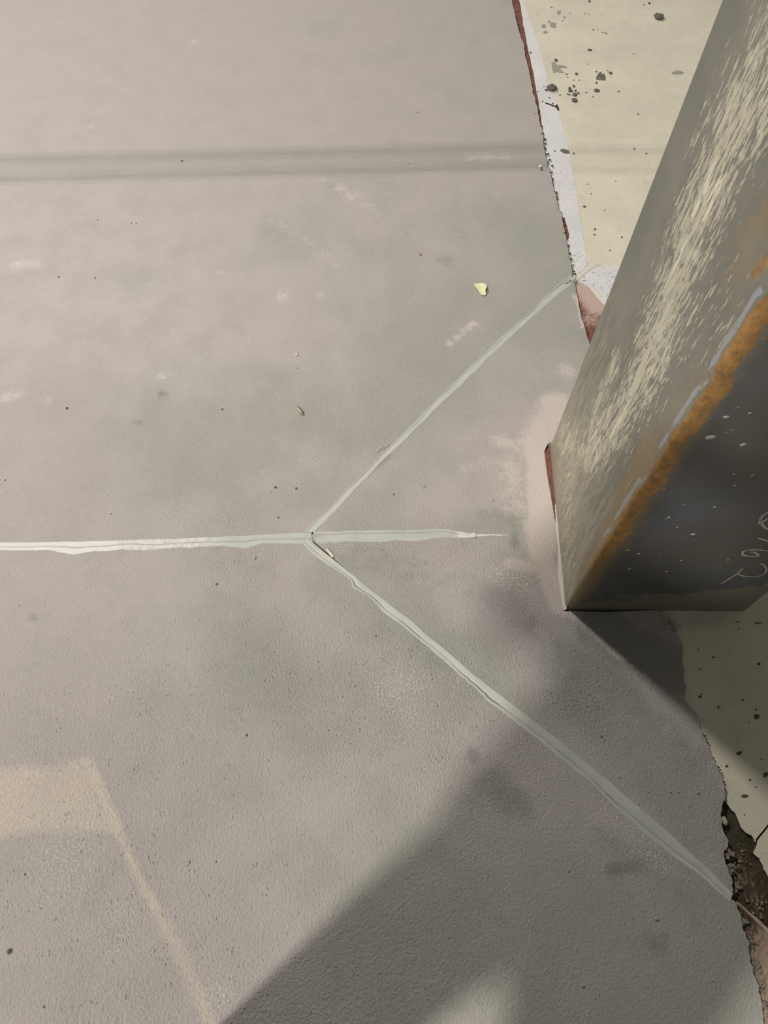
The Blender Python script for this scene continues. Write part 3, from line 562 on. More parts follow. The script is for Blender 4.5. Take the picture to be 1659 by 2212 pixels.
# on the grey topping
dk = [(393, 348, 5), (211, 476, 3), (284, 482, 3.2), (294, 482, 3.2), (127, 598, 4), (205, 601, 4), (145, 882, 6), (480, 884, 5), (595, 1053, 6), (640, 1055, 6), (11, 1037, 4), (601, 1118, 4), (468, 1262, 5), (533, 1588, 6), (54, 1889, 5), (95, 2175, 5), (850, 1068, 4), (1299, 1591, 5), (1368, 1985, 3), (1002, 512, 3), (643, 795, 3), (410, 1863, 4), (467, 1861, 4), (711, 1577, 3), (240, 1110, 3), (812, 1374, 4),
      (42, 1308, 3), (138, 1732, 3), (262, 1848, 3), (88, 1962, 3), (575, 1934, 3), (902, 243, 3), (884, 353, 3)]
LB = ranked(dk, MK_TOP, 'tiny dark grit crumb on coating')
for i, (u, v, s) in enumerate(dk): put('grit_crumb', RM[rr.randrange(5)], u, v, s, zsurf, LB[i], 'crumb', 'dark grit crumbs on the grey coating', 1, None, .7)
pl = [(583, 1063, 5), (550, 1205, 7), (1063, 1081, 7), (838, 1386, 4), (775, 1577, 6), (552, 1867, 7), (545, 1870, 5), (1227, 1880, 7), (1448, 1710, 5), (1507, 1710, 7), (1417, 1984, 8), (1336, 1678, 5), (1535, 1990, 4), (1465, 1710, 4), (1401, 1710, 4), (1324, 1947, 4), (1391, 1968, 4), (880, 505, 4), (1258, 2128, 8), (1392, 1665, 3), (1262, 1850, 4), (1115, 1460, 4), (1095, 1420, 4), (981, 1643, 3), (1539, 2118, 4), (1055, 1890, 3), (505, 1213, 4)]
LB = ranked(pl, MK_TOP, 'small pale grit grain on coating')
for i, (u, v, s) in enumerate(pl): put('pale_pebble', RMP[rr.randrange(5)], u, v, s, zsurf, LB[i], 'pebble', 'pale grit grains on the grey coating', 1, None, .8)
put('dark_pebble', RB[1], 21, 2055, 10, zsurf, 'black rounded pebble near the lower end of the peach dust streak', 'pebble', None, 1, None, .8)
put('white_pebble', RMW[0], 641, 767, 6, zsurf, 'tiny bright white pebble on coating away from the seed husk', 'pebble')
put('white_chip', RMW[2], 1167, 361, 10, zsurf, 'bright white chip beside the broken edge at the dark double band', 'chip', None, .8, .6, .8)
put('dark_chip', RM[2], 1170, 367, 6, zsurf, 'dark crumb touching the white chip beside the broken edge', 'crumb', None, 1, None, .7)
put('red_pebble', RMR[0], 908, 551, 5, zsurf, 'tiny reddish grain on coating near the pale leaf', 'pebble')
put('edge_stone', mat_mesh(RB[2], MAT['pale']), 1562, 1773, 13, -.012, 'rounded pale stone wedged at the broken edge of the coating above the pit', 'stone', None, 1.5, 0.2, 1.2)
# flat spots (splashes of mortar, dark marks) belong to the concrete
def splat(pix_c, size, mat, z, seed, asp=.8, rot=0.0):
    r = random.Random(seed); u, v = pix_c; n = 11; pts = []
    for i in range(n):
        a = i/n*6.283; k = size/2*r.uniform(.6, 1.1); x, y = math.cos(a)*k, math.sin(a)*k*asp
        pts.append((u+x*math.cos(rot)-y*math.sin(rot), v+x*math.sin(rot)+y*math.cos(rot)))
    return poly_thing('mortar_spot', pts, z, .0004, mat, parent=floor)
for i, (u, v, s, a) in enumerate([(1174, 57, 11, 1), (1195, 54, 17, 1), (1178, 70, 10, .8), (1207, 27, 11, 1), (1219, 38, 7, .8), (1185, 47, 6, 1), (1191, 16, 7, .6), (1215, 45, 5, 1), (1231, 29, 5, .7), (1305, 71, 9, .25), (1465, 157, 30, .35), (1440, 470, 5, 1)]):
    splat((u, v), s, MAT['smear'], zt, i, a)
poly_thing('mortar_spot', [(1191, 135), (1199, 134), (1203, 140), (1212, 141), (1221, 142), (1226, 147), (1216, 147), (1208, 145), (1213, 153), (1220, 158), (1212, 158), (1202, 156), (1196, 159), (1193, 150)], zt, .0004, MAT['smear'], parent=floor)
for i, (u, v, s, a, ro) in enumerate([(1634, 1549, 15, .9, 0), (1597, 1627, 19, .45, -.3), (1609, 1720, 21, .4, .1), (1570, 1655, 7, 1, 0), (1512, 1505, 9, .7, .2), (1552, 1528, 5, 1, 0), (1653, 1673, 16, .6, -.8), (1620, 1685, 8, .6, .5), (1639, 1434, 10, .8, 0), (1633, 1533, 5, 1, 0), (1638, 1346, 20, .18, -.1), (1593, 1343, 10, .2, 0), (1542, 1420, 10, .5, .3)]):
    splat((u, v), s, MAT['smear_dark'], zt, 30+i, a, ro)
# loose rubble along the broken edge (uncountable)
def rubble(name, spots, mat, parent, kind=True):
    bm = bmesh.new(); r = random.Random(9)
    for u, v, z, n, sp, s0, s1 in spots:
        for _ in range(n):
            uu, vv = u+r.gauss(0, sp), v+r.gauss(0, sp*1.2); x, y = W(uu, vv, z); s = px_size(uu, vv, r.uniform(s0, s1), z)
            res = bmesh.ops.create_icosphere(bm, subdivisions=1, radius=.5)['verts']
            for q in res: q.co = Vector((q.co.x*s*r.uniform(.7, 1.3)+x, q.co.y*s*r.uniform(.7, 1.3)+y, q.co.z*s*.6*r.uniform(.6, 1.2)+z+s*.12))
    o = bm_obj(name, bm, mat, parent); o['kind'] = 'stuff'; return o
rubble('rubble', [(1573, 1845, -.006, 26, 7, 3, 8), (1580, 1880, -.010, 26, 7, 3, 8), (1590, 1915, -.012, 24, 6, 3, 7), (1605, 1990, -.006, 26, 6, 3, 7), (1616, 2035, -.006, 26, 6, 3, 7), (1630, 2085, -.006, 26, 7, 3, 8), (1640, 2130, -.006, 20, 7, 3, 7), (1655, 2180, -.006, 20, 8, 3, 7), (1600, 1850, -.016, 14, 12, 3, 7), (1640, 1955, -.015, 24, 12, 3, 7)],
       simple('broken_mortar', lin(140, 128, 112), .35, 90, .9, .8, 300, .002), floor)
rubble('rubble', [(1440, 1345, .0005, 34, 12, 1.5, 3.5), (1458, 1358, .0005, 14, 5, 2, 5), (1425, 1328, -.003, 14, 6, 2, 5)], simple('grey_brown_grit', lin(150, 138, 124), .4, 90, .9, .8, 300, .002), floor)

edge_spots = [(u+1, v, -.004, 3, 2.2, 2.5, 5.5) for (u, v) in [(1108+ (v_-20)*.225, v_) for v_ in range(25, 240, 9)]]
edge_spots += [(u, v, -.003, 4, 2.5, 2.5, 6.5) for (u, v) in [(1161, 240), (1164, 256), (1168, 272), (1172, 290), (1173, 300), (1176, 312), (1178, 322), (1181, 334), (1183, 346), (1185, 358), (1188, 372), (1191, 386), (1194, 400), (1198, 414), (1201, 428), (1205, 442), (1208, 456), (1212, 470), (1216, 485), (1219, 500), (1222, 515), (1226, 530), (1228, 545), (1231, 560), (1235, 575), (1239, 590)]]
edge_spots += [(u, v, -.003, 2, 2.5, 2, 5) for (u, v) in [(1246, 640), (1249, 655), (1252, 668), (1256, 682), (1260, 695), (1265, 708), (1268, 720)]]
rubble('edge_grit', edge_spots, simple('black_edge_grit', lin(84, 78, 70), .5, 150, .95, .8, 400, .001), floor)
rubble('edge_grit', [(u, v, -.004, 3, 2, 2, 5) for (u, v) in [(1524, 1592), (1529, 1604), (1533, 1618), (1540, 1638), (1550, 1658), (1558, 1672), (1564, 1690), (1566, 1708), (1562, 1728), (1557, 1750), (1550, 1768), (1558, 1800), (1570, 1815), (1566, 1830)]], MAT['smear_dark'], floor)
# ------------------------------------------------------------------ leaf, seed husk, nail, sealant crumbs
def leaf():
    root = bpy.data.objects.new('dry_leaf', None); C.objects.link(root); cx, cy = W(1040, 626)
    root.location = (cx, cy, 0); tag(root, 'small curled pale yellow leaf lying on the grey coating', 'leaf')
    L = [(1022, 613), (1030, 614), (1038, 613.5), (1046, 617), (1052, 623), (1050, 628), (1047, 634), (1051, 637), (1049, 640), (1043, 640), (1037, 638), (1034, 630), (1029, 623), (1024, 618)]
    lift = [.002, .003, .006, .009, .012, .013, .010, .004, .003, .002, .002, .002, .003, .002]
    P = Wz(L); V = [(p[0]-cx, p[1]-cy, h) for p, h in zip(P, lift)]; mx, my = W(1040, 625); V.append((mx-cx, my-cy, .004)); n = len(L)
    bl = mesh_obj('leaf_blade', V, [(i, (i+1) % n, n) for i in range(n)], MAT['leaf'], root, True)
    m = bl.modifiers.new('t', 'SOLIDIFY'); m.thickness = .0006
    s = bl.modifiers.new('s', 'SUBSURF'); s.levels = 1; s.render_levels = 2
    tube('leaf_stalk', [W(1018, 612)+(.003,), W(1022, 614)+(.002,), W(1027, 616)+(.003,)], .0007, MAT['leaf'], root, (cx, cy))
def tube(name, pts, rad, mat, parent=None, off=(0, 0), n=6):
    V, F = [], []; pts = [Vector((p[0]-off[0], p[1]-off[1], p[2])) for p in pts]
    for i, p in enumerate(pts):
        t = (pts[min(i+1, len(pts)-1)]-pts[max(i-1, 0)]).normalized(); a = t.cross(Vector((0, 0, 1)))
        if a.length < .1: a = t.cross(Vector((0, 1, 0)))
        a.normalize(); b = t.cross(a); r = rad[i] if isinstance(rad, (list, tuple)) else rad
        for k in range(n): V.append(p+(a*math.cos(k/n*6.2832)+b*math.sin(k/n*6.2832))*r)
    for i in range(len(pts)-1):
        for k in range(n): F.append((i*n+k, i*n+(k+1) % n, (i+1)*n+(k+1) % n, (i+1)*n+k))
    F.append(tuple(range(n))[::-1]); F.append(tuple(range((len(pts)-1)*n, len(pts)*n)))
    return mesh_obj(name, V, F, mat, parent, True)
leaf()
hp = [W(638, 879), W(642, 883), W(646, 887), W(651, 893), W(655.5, 898)]
root = bpy.data.objects.new('seed_husk', None); C.objects.link(root); root.location = (hp[2][0], hp[2][1], 0)
tag(root, 'tiny speckled seed husk pointing away from the joint fork on the grey coating', 'husk')
tube('husk_shell', [(p[0], p[1], .004) for p in hp], [.0012, .0038, .0045, .0040, .0006], MAT['husk'], root, hp[2], 8)
tube('husk_rib', [(p[0]+.0025, p[1]+.002, .006) for p in hp[1:]], [.0006, .001, .0009, .0003], MAT['iron'], root, hp[2], 5)
r2 = bpy.data.objects.new('bent_nail', None); C.objects.link(r2); nx, ny = W(1192, 228, zw); r2.location = (nx, ny, zw)
tag(r2, 'thin dark bent nail lying across the border of the white strip', 'nail')
a, b, c_ = W(1178, 223, zw), W(1203, 232.5, zw), W(1205.5, 238, zw)
tube('nail_shank', [(a[0], a[1], .0015), (b[0], b[1], .0015)], .0021, MAT['iron'], r2, (nx, ny)); tube('nail_head', [(b[0], b[1]+.012, .0015), (b[0]+.001, b[1], .002), (c_[0], c_[1], .0015)], .0034, MAT['iron'], r2, (nx, ny))
poly_thing('sealant_crumb', [(703, 1187), (708, 1186), (720, 1199), (721, 1205), (715, 1203)], zsurf, .003, MAT['caulk'], 'white sliver of sealant just past the fork of the joints', 'sealant scrap')
poly_thing('sealant_crumb', [(1018, 1153), (1026, 1151), (1030, 1158), (1024, 1162), (1017, 1160)], zsurf, .003, MAT['caulk'], 'pale sealant lump at the end of the short joint towards the column', 'sealant scrap')
cu = [W(*p) for p in [(812, 978), (818, 972), (826, 966), (834, 963), (842, 964)]]
tag(tube('sealant_curl', [(p[0], p[1], h) for p, h in zip(cu, (.002, .005, .007, .005, .002))], .0009, MAT['caulk']), 'hair thin curl of sealant peeling beside the joint that runs to the concrete', 'sealant scrap')
cu = [W(*p) for p in [(907, 1044), (909, 1050), (913, 1054), (918, 1052), (919, 1048)]]
tag(tube('fibre', [(p[0], p[1], .001) for p in cu], .0007, MAT['pale']), 'tiny pale fibre hook between the joints and the column', 'fibre')
cu = [W(*p) for p in [(1220, 614), (1232, 608), (1238, 612), (1242, 604)]]
tag(tube('sealant_curl', [(p[0], p[1], h) for p, h in zip(cu, (.001, .005, .004, .006))], .0011, MAT['crumb']), 'dark frayed sealant strand where the joint meets the broken edge', 'sealant scrap')

# ------------------------------------------------------------------ steel box column
def column():
    root = bpy.data.objects.new('steel_column', None); C.objects.link(root); root.location = (float(COL_C[0]), float(COL_C[1]), 0)
    tag(root, 'square painted steel column with a rusty corner and cream plaster runs standing in the floor', 'column')
    R = .012; H = 3.0; cor = [COL_C, COL_R, COL_K, COL_B]; V, F = [], []
    per = []   # (x, y, s along, face id)
    n = 4
    for i in range(4):
        p = cor[i]; a = cor[(i-1) % 4]; b = cor[(i+1) % 4]; da = (a-p)/np.linalg.norm(a-p); db = (b-p)/np.linalg.norm(b-p)
        cc = p+(da+db)*R
        for k in range(6):
            th = k/5*math.pi/2; q = cc-(db*math.cos(th)+da*math.sin(th))*R; per.append((q, None))
        nxt = cor[(i+1) % 4]; L = np.linalg.norm(nxt-p); st = .012 if i in (0, 3) else .08; m = int((L-2*R)/st)
        for k in range(1, m): q = p+db*(R+(L-2*R)*k/m); per.append((q, None))
    pts = np.array([q for q, _ in per]); N = len(pts)
    zs_ = [-.03, 0]+list(np.arange(.012, 1.5, .014))+[1.5, 2.0, H]
    for z in zs_:
        for q in pts: V.append((q[0]-COL_C[0], q[1]-COL_C[1], z))
    for j in range(len(zs_)-1):
        for k in range(N): F.append((j*N+k, j*N+(k+1) % N, (j+1)*N+(k+1) % N, (j+1)*N+k))
    F.append(tuple((len(zs_)-1)*N+k for k in range(N)))
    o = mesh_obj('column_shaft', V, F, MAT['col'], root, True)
    Vn = np.array([v for v in V]); fx = (COL_R-COL_C)/np.linalg.norm(COL_R-COL_C); fy = (COL_B-COL_C)/np.linalg.norm(COL_B-COL_C)
    X = Vn[:, :2]; ob = X@np.linalg.inv(np.stack([fx, fy], 0)); sx = ob[:, 0]; sy = ob[:, 1]; Z = Vn[:, 2]
    left = (sx < R*.7) & (sy > -.001); front = (sy < R*.7)
    # signed distance around the near corner: negative along the front, positive along the left face
    ang = np.where(sx+sy < 2*R, (sy-sx), np.where(sx < sy, sy, -sx))
    front_f = np.where(front & (sx > R*.6), 1.0, 0.0)*np.clip((sx)/.03, 0, 1)
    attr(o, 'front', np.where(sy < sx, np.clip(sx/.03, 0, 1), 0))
    wob = .004*np.sin(Z*31)+.003*np.sin(Z*77+1)
    lo, hi = -.022, .012+.0*Z
    mid = (lo+hi)/2; half = (hi-lo)/2
    ru = np.clip(1-(np.abs(ang-mid-wob)/half)**2*.5, -.5, 1)*np.clip((Z-.05)/.30, .25, 1.0)
    # rust tongues on the left face
    LF = np.stack([sy, Z], 1)
    tong = seg_mask(LF, [([FP(1617, 770), FP(1610, 745), FP(1640, 700)], .022, .72), ([FP(1630, 590), FP(1659, 560)], .03, .62)])*(sx < R)
    attr(o, 'rust', np.maximum(ru, tong))
    st = np.clip(1-np.abs(ang-.023-wob)/.011, 0, 1)*np.clip((Z-.16)/.2, 0, 1)*(sx < R)*np.where(np.sin(Z*17+1.0)+np.sin(Z*41)*.5 > -1.0, 1, .2)
    attr(o, 'stripe', st)
    fl = seg_mask(LF, [([FP(1640, 180), FP(1560, 330), FP(1500, 480)], .17, 1.0), ([FP(1500, 480), FP(1450, 640), FP(1400, 780)], .17, 1.05), ([FP(1400, 780), FP(1340, 900), FP(1270, 980)], .13, 1.0), ([FP(1270, 980), FP(1215, 950)], .12, .9), ([FP(1230, 1020), FP(1225, 1200)], .14, .8), ([FP(1400, 760), FP(1362, 850)], .035, 1.45),
                        ([FP(1590, 200), FP(1575, 240)], .035, 1.35), ([FP(1440, 670), FP(1410, 760)], .035, 1.3), ([FP(1350, 880), FP(1325, 960)], .03, 1.3), ([FP(1650, 260), FP(1640, 300)], .03, 1.2), ([FP(1500, 560), FP(1540, 700)], .16, .45), ([FP(1280, 900), FP(1330, 780)], .06, .9)])*(sx < R)
    attr(o, 'fleck', np.clip(fl, 0, 1.4))
    att = np.clip(1.0-Z/.8, 0, 1)*.9*(sx < R*1.01)*np.clip(sy/.06, .3, 1)
    attr(o, 'grime', np.maximum(att, seg_mask(LF, [([FP(1240, 940), FP(1230, 1240)], .16, .8)])*(sx < R)))
    oc = seg_mask(LF, [([FP(1250, 1290), FP(1330, 1120), FP(1400, 980)], .10, .9), ([FP(1400, 980), FP(1500, 850), FP(1600, 720)], .10, .55), ([FP(1600, 560), FP(1659, 480)], .12, .6)])*(sx < R)
    attr(o, 'ochre', np.maximum(oc, .75*np.clip(1-np.abs(ang+.02)/.05, 0, 1)*np.clip(1.3-Z/1.3, .2, 1)))
    topz = np.interp(sx, [0, .05, .09, .16, .22, .3, .42], [.02, .055, .06, .085, .09, .11, .17])
    attr(o, 'smear', np.where((sy < R*.9) & (sx > .01), np.clip(.5+(topz-Z)/.09, 0, 1), 0)*.98)
    r = random.Random(12)
    for i in range(26):
        u = r.uniform(1215, 1420); v = 1290-(u-1215)*1.55-r.uniform(20, 330)*(.4+.6*r.random()); sy_, z_ = FP(u, v)
        if not (.03 < sy_ < .44 and .02 < z_ < 1.2): continue
        h = r.uniform(.006, .022); w_ = r.uniform(.0006, .0014); dx = r.uniform(-.25, .25)*h
        P_ = [(sy_-w_, z_-h*.3), (sy_+w_, z_-h*.35), (sy_+w_*.6+dx, z_+h), (sy_-w_*.4+dx, z_+h*1.05)]; V4 = []
        for a_, b_ in P_: q = fy*a_; V4.append((q[0]-.0006*fx[0], q[1]-.0006*fx[1], b_))
        mesh_obj('paint_splash', V4, [(0, 1, 2, 3)], MAT['splash'], root)
    # chalk scribble: flat ribbons on the front
    def fp(a, b): a, b = 1350+a/4.424, 850+b/4.424; return frontpt(a, b)
    marks = [[(1420, 1100), (1367, 1130), (1310, 1170), (1285, 1230), (1300, 1235), (1367, 1190), (1430, 1170)], [(1290, 1180), (1305, 1240), (1340, 1280), (1367, 1292), (1430, 1300)], [(1270, 1380), (1330, 1395), (1400, 1420)],
             [(1430, 1505), (1367, 1500), (1250, 1490), (1150, 1500), (1120, 1525), (1150, 1548), (1240, 1555), (1275, 1546), (1240, 1518), (1200, 1510)],
             [(920, 1815), (1000, 1765), (1070, 1720), (1130, 1665)], [(1075, 1722), (1150, 1745), (1250, 1747), (1330, 1722), (1352, 1680), (1330, 1640), (1290, 1620)], [(1130, 1665), (1085, 1700), (1078, 1725)]]
    for mk in marks:
        Q = [fp(*q) for q in mk]; D = []
        for i in range(len(Q)-1):
            for k in range(4):
                t = k/4; D.append(cr_pt(Q, i, t))
        D.append(Q[-1]); V2, F2 = [], []; hw = .0022
        for i, (s, z) in enumerate(D):
            s0, z0 = D[max(0, i-1)]; s1, z1 = D[min(len(D)-1, i+1)]; tx, tz = s1-s0, z1-z0; l = math.hypot(tx, tz)+1e-9; nx_, nz_ = -tz/l, tx/l; h = hw*(.6+.5*abs(math.sin(i*1.3)))
            for sg in (-1, 1):
                q = fx*(s+nx_*h*sg); V2.append((q[0]-.0006*fy[0], q[1]-.0006*fy[1], z+nz_*h*sg))
        for i in range(len(D)-1): F2.append((2*i, 2*i+1, 2*i+3, 2*i+2))
        mesh_obj('chalk_mark', V2, F2, MAT['chalk'], root)
    # paint/plaster splashes standing proud of the front
    for i, (u, v, s) in enumerate([(1534, 944, 11), (1605, 960, 8), (1568, 900, 6), (1543, 1095, 5), (1585, 1023, 4), (1497, 1154, 7), (1619, 892, 4), (1472, 1210, 4), (1444, 1117, 5), (1360, 1228, 6), (1357, 1188, 5), (1379, 1196, 6), (1462, 1139, 3), (1572, 1209, 4), (1440, 1234, 5), (1587, 1048, 4), (1625, 1026, 5)]):
        s_, z_ = frontpt(u, v); rad = s/2*.0011; n_ = 9; r = random.Random(i); V3 = []
        for k in range(n_):
            a_ = k/n_*6.283; k_ = rad*r.uniform(.7, 1.2); q = fx*(s_+math.cos(a_)*k_*1.2); V3.append((q[0]-.0003*fy[0], q[1]-.0003*fy[1], z_+math.sin(a_)*k_))
        q = fx*s_; V3.append((q[0]-.0018*fy[0], q[1]-.0018*fy[1], z_)); mesh_obj('paint_splash', V3, [(k, (k+1) % n_, n_) for k in range(n_)], MAT['chalk'], root)
    return root
def plane_hit(u, v, p0, d):
    """ray through a traced point against the vertical plane through p0 along d -> (distance along, height)"""
    r = Wr(u, v); nrm = np.array([-d[1], d[0]]); t = (nrm@p0)/(nrm@r[:2]); P = r*t; return float((P[:2]-p0)@d), float(P[2]+CAMH)
def FP(u, v): d = (COL_B-COL_C)/np.linalg.norm(COL_B-COL_C); return plane_hit(u, v, COL_C, d)
def frontpt(u, v): d = (COL_R-COL_C)/np.linalg.norm(COL_R-COL_C); return plane_hit(u, v, COL_C, d)
def cr_pt(Q, i, t):
    p = [np.array(Q[max(0, min(len(Q)-1, i+k))]) for k in (-1, 0, 1, 2)]
    q = .5*((2*p[1])+(-p[0]+p[2])*t+(2*p[0]-5*p[1]+4*p[2]-p[3])*t*t+(-p[0]+3*p[1]-3*p[2]+p[3])*t**3); return float(q[0]), float(q[1])
column()

# ------------------------------------------------------------------ lamps hanging in the hall (outside the frame)
def lamp(L, label):
    root = bpy.data.objects.new('high_bay_lamp', None); C.objects.link(root); root.location = L['loc']
    d = Vector((0.2, .5, 0))-Vector(L['loc']); root.rotation_euler = d.to_track_quat('-Z', 'Y').to_euler()
    tag(root, label, 'lamp')
    s = L['size']; n = 28; V, F = [], []
    for r_, z in ((s*.55, -.02), (s*.56, .05), (s*.35, .12), (s*.2, .16), (s*.2, .30), (.001, .30)):
        for k in range(n): V.append((math.cos(k/n*6.2832)*r_, math.sin(k/n*6.2832)*r_, z))
    for j in range(5):
        for k in range(n): F.append((j*n+k, j*n+(k+1) % n, (j+1)*n+(k+1) % n, (j+1)*n+k))
    mesh_obj('housing', V, F, simple('lamp_housing', lin(70, 70, 72), .05, 20, .5, .05), root, True)
    ld = bpy.data.lights.new('lamp_light', 'AREA'); ld.shape = 'DISK'; ld.size = s; ld.energy = L['power']; ld.color = L['col']
    lo = bpy.data.objects.new('lamp_light', ld); C.objects.link(lo); lo.parent = root; lo.location = (0, 0, -.03)
lamp(LAMP_B, 'round hall lamp behind the photographer lighting floor and column')
lamp(LAMP_A, 'round hall lamp ahead over the grey floor lighting the rusty corner side')

# ------------------------------------------------------------------ the photographer, below the frame, whose shadow falls on floor and column
def skin(name, pts, edges, rad, mat, parent, levels=2):
    me = bpy.data.meshes.new(name); me.from_pydata([Vector(p) for p in pts], edges, []); o = bpy.data.objects.new(name, me); C.objects.link(o); o.parent = parent
    m = o.modifiers.new('skin', 'SKIN'); m.use_smooth_shade = True; sv = me.skin_vertices[0].data if me.skin_vertices else None
    if sv is None:
        bpy.context.view_layer.objects.active = o
        sv = me.skin_vertices[0].data
    for i, r in enumerate(rad): sv[i].radius = r if isinstance(r, tuple) else (r, r); sv[i].use_root = (i == 0)
    s = o.modifiers.new('sub', 'SUBSURF'); s.levels = levels; s.render_levels = levels; me.materials.append(mat); return o
def person():
    root = bpy.data.objects.new('person', None); C.objects.link(root); px, py = -.13, -.47; root.location = (px, py, 0); root.rotation_euler = (0, 0, -math.pi/4)
    tag(root, 'person standing with feet apart in dark work clothes holding up a phone over the floor', 'person')
    sk = simple('skin_tone', lin(196, 150, 126), .05, 40, .6, .1); cl = simple('dark_work_jacket', lin(54, 58, 66), .15, 60, .9, .5); tr = simple('work_trousers', lin(62, 58, 52), .15, 60, .9, .5)
    hr = simple('brown_hair', lin(48, 36, 28), .3, 90, .8, .8); sh = simple('brown_boots', lin(70, 50, 34), .2, 60, .7, .4)
    # body: pelvis, spine, neck, head, legs, arms
    B = [(0, -.02, .95), (-.01, -.01, 1.12), (-.02, .01, 1.30), (-.03, .03, 1.42), (-.05, .06, 1.49), (-.06, .09, 1.56), (-.07, .12, 1.63), (-.07, .10, 1.70),
         (-.11, 0, .90), (-.19, .02, .50), (-.23, .0, .09), (.11, 0, .90), (.19, .02, .50), (.23, .0, .09),
         (-.24, .04, 1.41), (-.39, .05, 1.14), (-.345, .36, 1.41), (.18, .03, 1.41), (.12, .24, 1.19), (-.135, .34, 1.41),
         (-.33, .375, 1.44), (-.15, .365, 1.44)]
    E = [(0, 1), (1, 2), (2, 3), (3, 4), (4, 5), (5, 6), (6, 7), (0, 8), (8, 9), (9, 10), (0, 11), (11, 12), (12, 13), (3, 14), (14, 15), (15, 16), (16, 20), (3, 17), (17, 18), (18, 19), (19, 21)]
    Rr = [(.15, .11), (.14, .10), (.155, .11), (.12, .08), .055, .06, .082, .07, .085, .058, .04, .085, .058, .04, .055, .042, .028, .055, .042, .028, .03, .03]
    body = skin('body', B, E, Rr, sk, root)
    def loft(bm, rings, n=20):
        prev = None; first = None
        for c, rx, ry, ax in rings:
            ax = Vector(ax).normalized(); u = Vector((1, 0, 0))-ax*ax.x
            if u.length < .3: u = Vector((0, 1, 0))-ax*ax.y
            u.normalize(); v = ax.cross(u); ring = [bm.verts.new(Vector(c)+u*math.cos(k/n*6.2832)*rx+v*math.sin(k/n*6.2832)*ry) for k in range(n)]
            if prev:
                for k in range(n): bm.faces.new((prev[k], prev[(k+1) % n], ring[(k+1) % n], ring[k]))
            else: bm.faces.new(ring[::-1])
            prev = ring
        bm.faces.new(prev)
    Zu = (0, 0, 1); bm = bmesh.new()
    loft(bm, [((0, 0, .80), .262, .15, Zu), ((0, 0, .84), .268, .155, Zu), ((-.005, 0, 1.0), .262, .15, Zu), ((-.01, .01, 1.15), .268, .155, Zu), ((-.02, .02, 1.30), .27, .155, Zu), ((-.025, .03, 1.39), .25, .14, Zu), ((-.035, .04, 1.45), .17, .11, Zu), ((-.045, .055, 1.49), .085, .085, Zu), ((-.05, .06, 1.52), .07, .075, Zu)])
    for sh_, el, wr_ in ((14, 15, 16), (17, 18, 19)):
        a, b, c = Vector(B[sh_]), Vector(B[el]), Vector(B[wr_]); d1, d2 = (b-a), (c-b)
        loft(bm, [(a-d1*.25, .05, .05, d1), (a, .088, .088, d1), (a+d1*.5, .082, .082, d1), (b-d1*.06, .078, .078, d1), (b+d2*.06, .076, .076, d1+d2), (b+d2*.3, .070, .070, d2), (b+d2*.75, .055, .055, d2), (b+d2*.93, .048, .048, d2)], 14)
    bm_obj('jacket', bm, cl, root, True)
    bm = bmesh.new(); loft(bm, [((0, 0, .78), .20, .14, Zu), ((0, 0, .95), .20, .14, Zu)])
    for q in (-1, 1):
        loft(bm, [((q*.10, 0, .90), .128, .13, Zu), ((q*.125, .01, .72), .125, .12, Zu), ((q*.155, .02, .50), .115, .11, Zu), ((q*.175, .01, .30), .11, .11, Zu), ((q*.19, 0, .08), .11, .11, Zu)], 16)
    bm_obj('trousers', bm, tr, root, True)
    for s in (-1, 1):
        skin('boot', [(s*.19, -.05, .05), (s*.19, .05, .05), (s*.20, .13, .04), (s*.19, -.02, .13)], [(0, 1), (1, 2), (0, 3)], [.045, .045, .038, .048], sh, root)
    # hair cap, ears, nose, eyes, mouth; the face looks forward and down
    def ell(name, c, r, mat, par=root, seg=16):
        bm = bmesh.new(); bmesh.ops.create_uvsphere(bm, u_segments=seg, v_segments=10, radius=1)
        for v in bm.verts: v.co = Vector((v.co.x*r[0]+c[0], v.co.y*r[1]+c[1], v.co.z*r[2]+c[2]))
        return bm_obj(name, bm, mat, par, True)
    ell('hair', (-.07, .085, 1.70), (.088, .092, .085), hr)
    for s in (-1, 1): ell('ear', (s*.078-.07, .10, 1.645), (.012, .02, .03), sk)
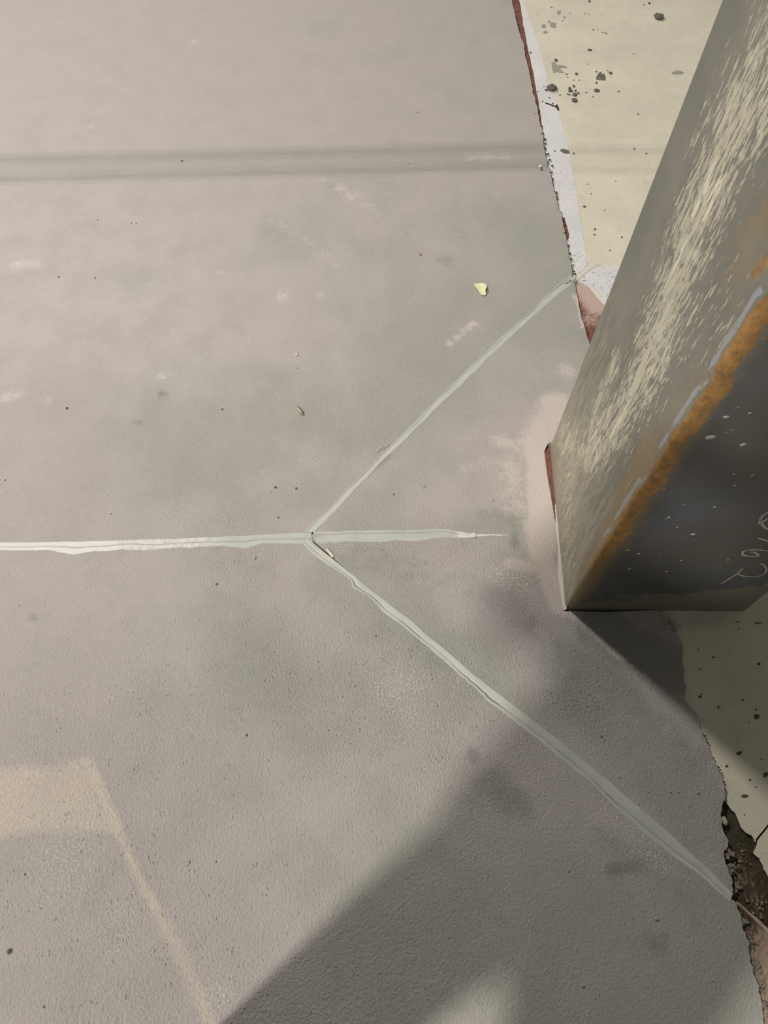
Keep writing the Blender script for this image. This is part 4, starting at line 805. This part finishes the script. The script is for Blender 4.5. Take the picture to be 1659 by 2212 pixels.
    ell('nose', (-.07, .196, 1.625), (.011, .016, .022), sk)
    for s in (-1, 1): ell('eye', (s*.030-.07, .181, 1.655), (.013, .008, .008), simple('eye', lin(230, 226, 220), .02))
    ell('mouth', (-.07, .180, 1.588), (.026, .008, .007), simple('lips', lin(160, 96, 88), .05))
    # phone held out, its back towards the floor, and the hands that grip it
    pw = bpy.data.objects.new('phone', None); C.objects.link(pw); tag(pw, 'dark phone gripped by both hands of the standing person', 'phone')
    pw.matrix_world = Matrix.Translation((0, 0, CAMH)) @ Matrix([list(_X), list(_Y), list(_Z)]).to_4x4()
    bm = bmesh.new(); bmesh.ops.create_cube(bm, size=1)
    for v in bm.verts: v.co = Vector((v.co.x*.074+.018, v.co.y*.15-.05, v.co.z*.008+.012))
    bmesh.ops.bevel(bm, geom=bm.edges[:], offset=.003, segments=2, affect='EDGES')
    bm_obj('phone_body', bm, simple('phone_shell', lin(30, 30, 34), .05, 20, .3, .05), pw)
    inv = Matrix([list(_X), list(_Y), list(_Z)])
    def cw(x, y, z): q = inv @ Vector((x, y, z)); a, b = q.x-px, q.y-py; return ((a-b)*.70711, (a+b)*.70711, q.z+CAMH)
    for s, side in ((-1, -.024), (1, .060)):
        # palm at the phone's edge, four fingers curling behind it and the thumb on the screen side
        wrist = B[20] if s < 0 else B[21]
        palm = cw(side+s*.022, -.10, .030)
        skin('hand', [wrist, palm, cw(side+s*.012, -.08, .030)], [(0, 1), (1, 2)], [.026, (.03, .016), (.022, .014)], sk, root)
        for k, ln in enumerate((.9, 1.0, .95, .78)):
            y0 = -.062-.019*k
            skin('finger', [cw(side+s*.020, y0, .028), cw(side+s*.014, y0, .014), cw(side-s*.004*ln, y0+.002, .0045+.002), cw(side-s*.014*ln, y0+.003, .0065)], [(0, 1), (1, 2), (2, 3)], [.009, .0085, .005, .004], sk, root, 1)
        skin('thumb', [cw(side+s*.018, -.10, .034), cw(side+s*.004, -.078, .034), cw(side-s*.012, -.062, .030)], [(0, 1), (1, 2)], [.012, .010, .008], sk, root, 1)
person()
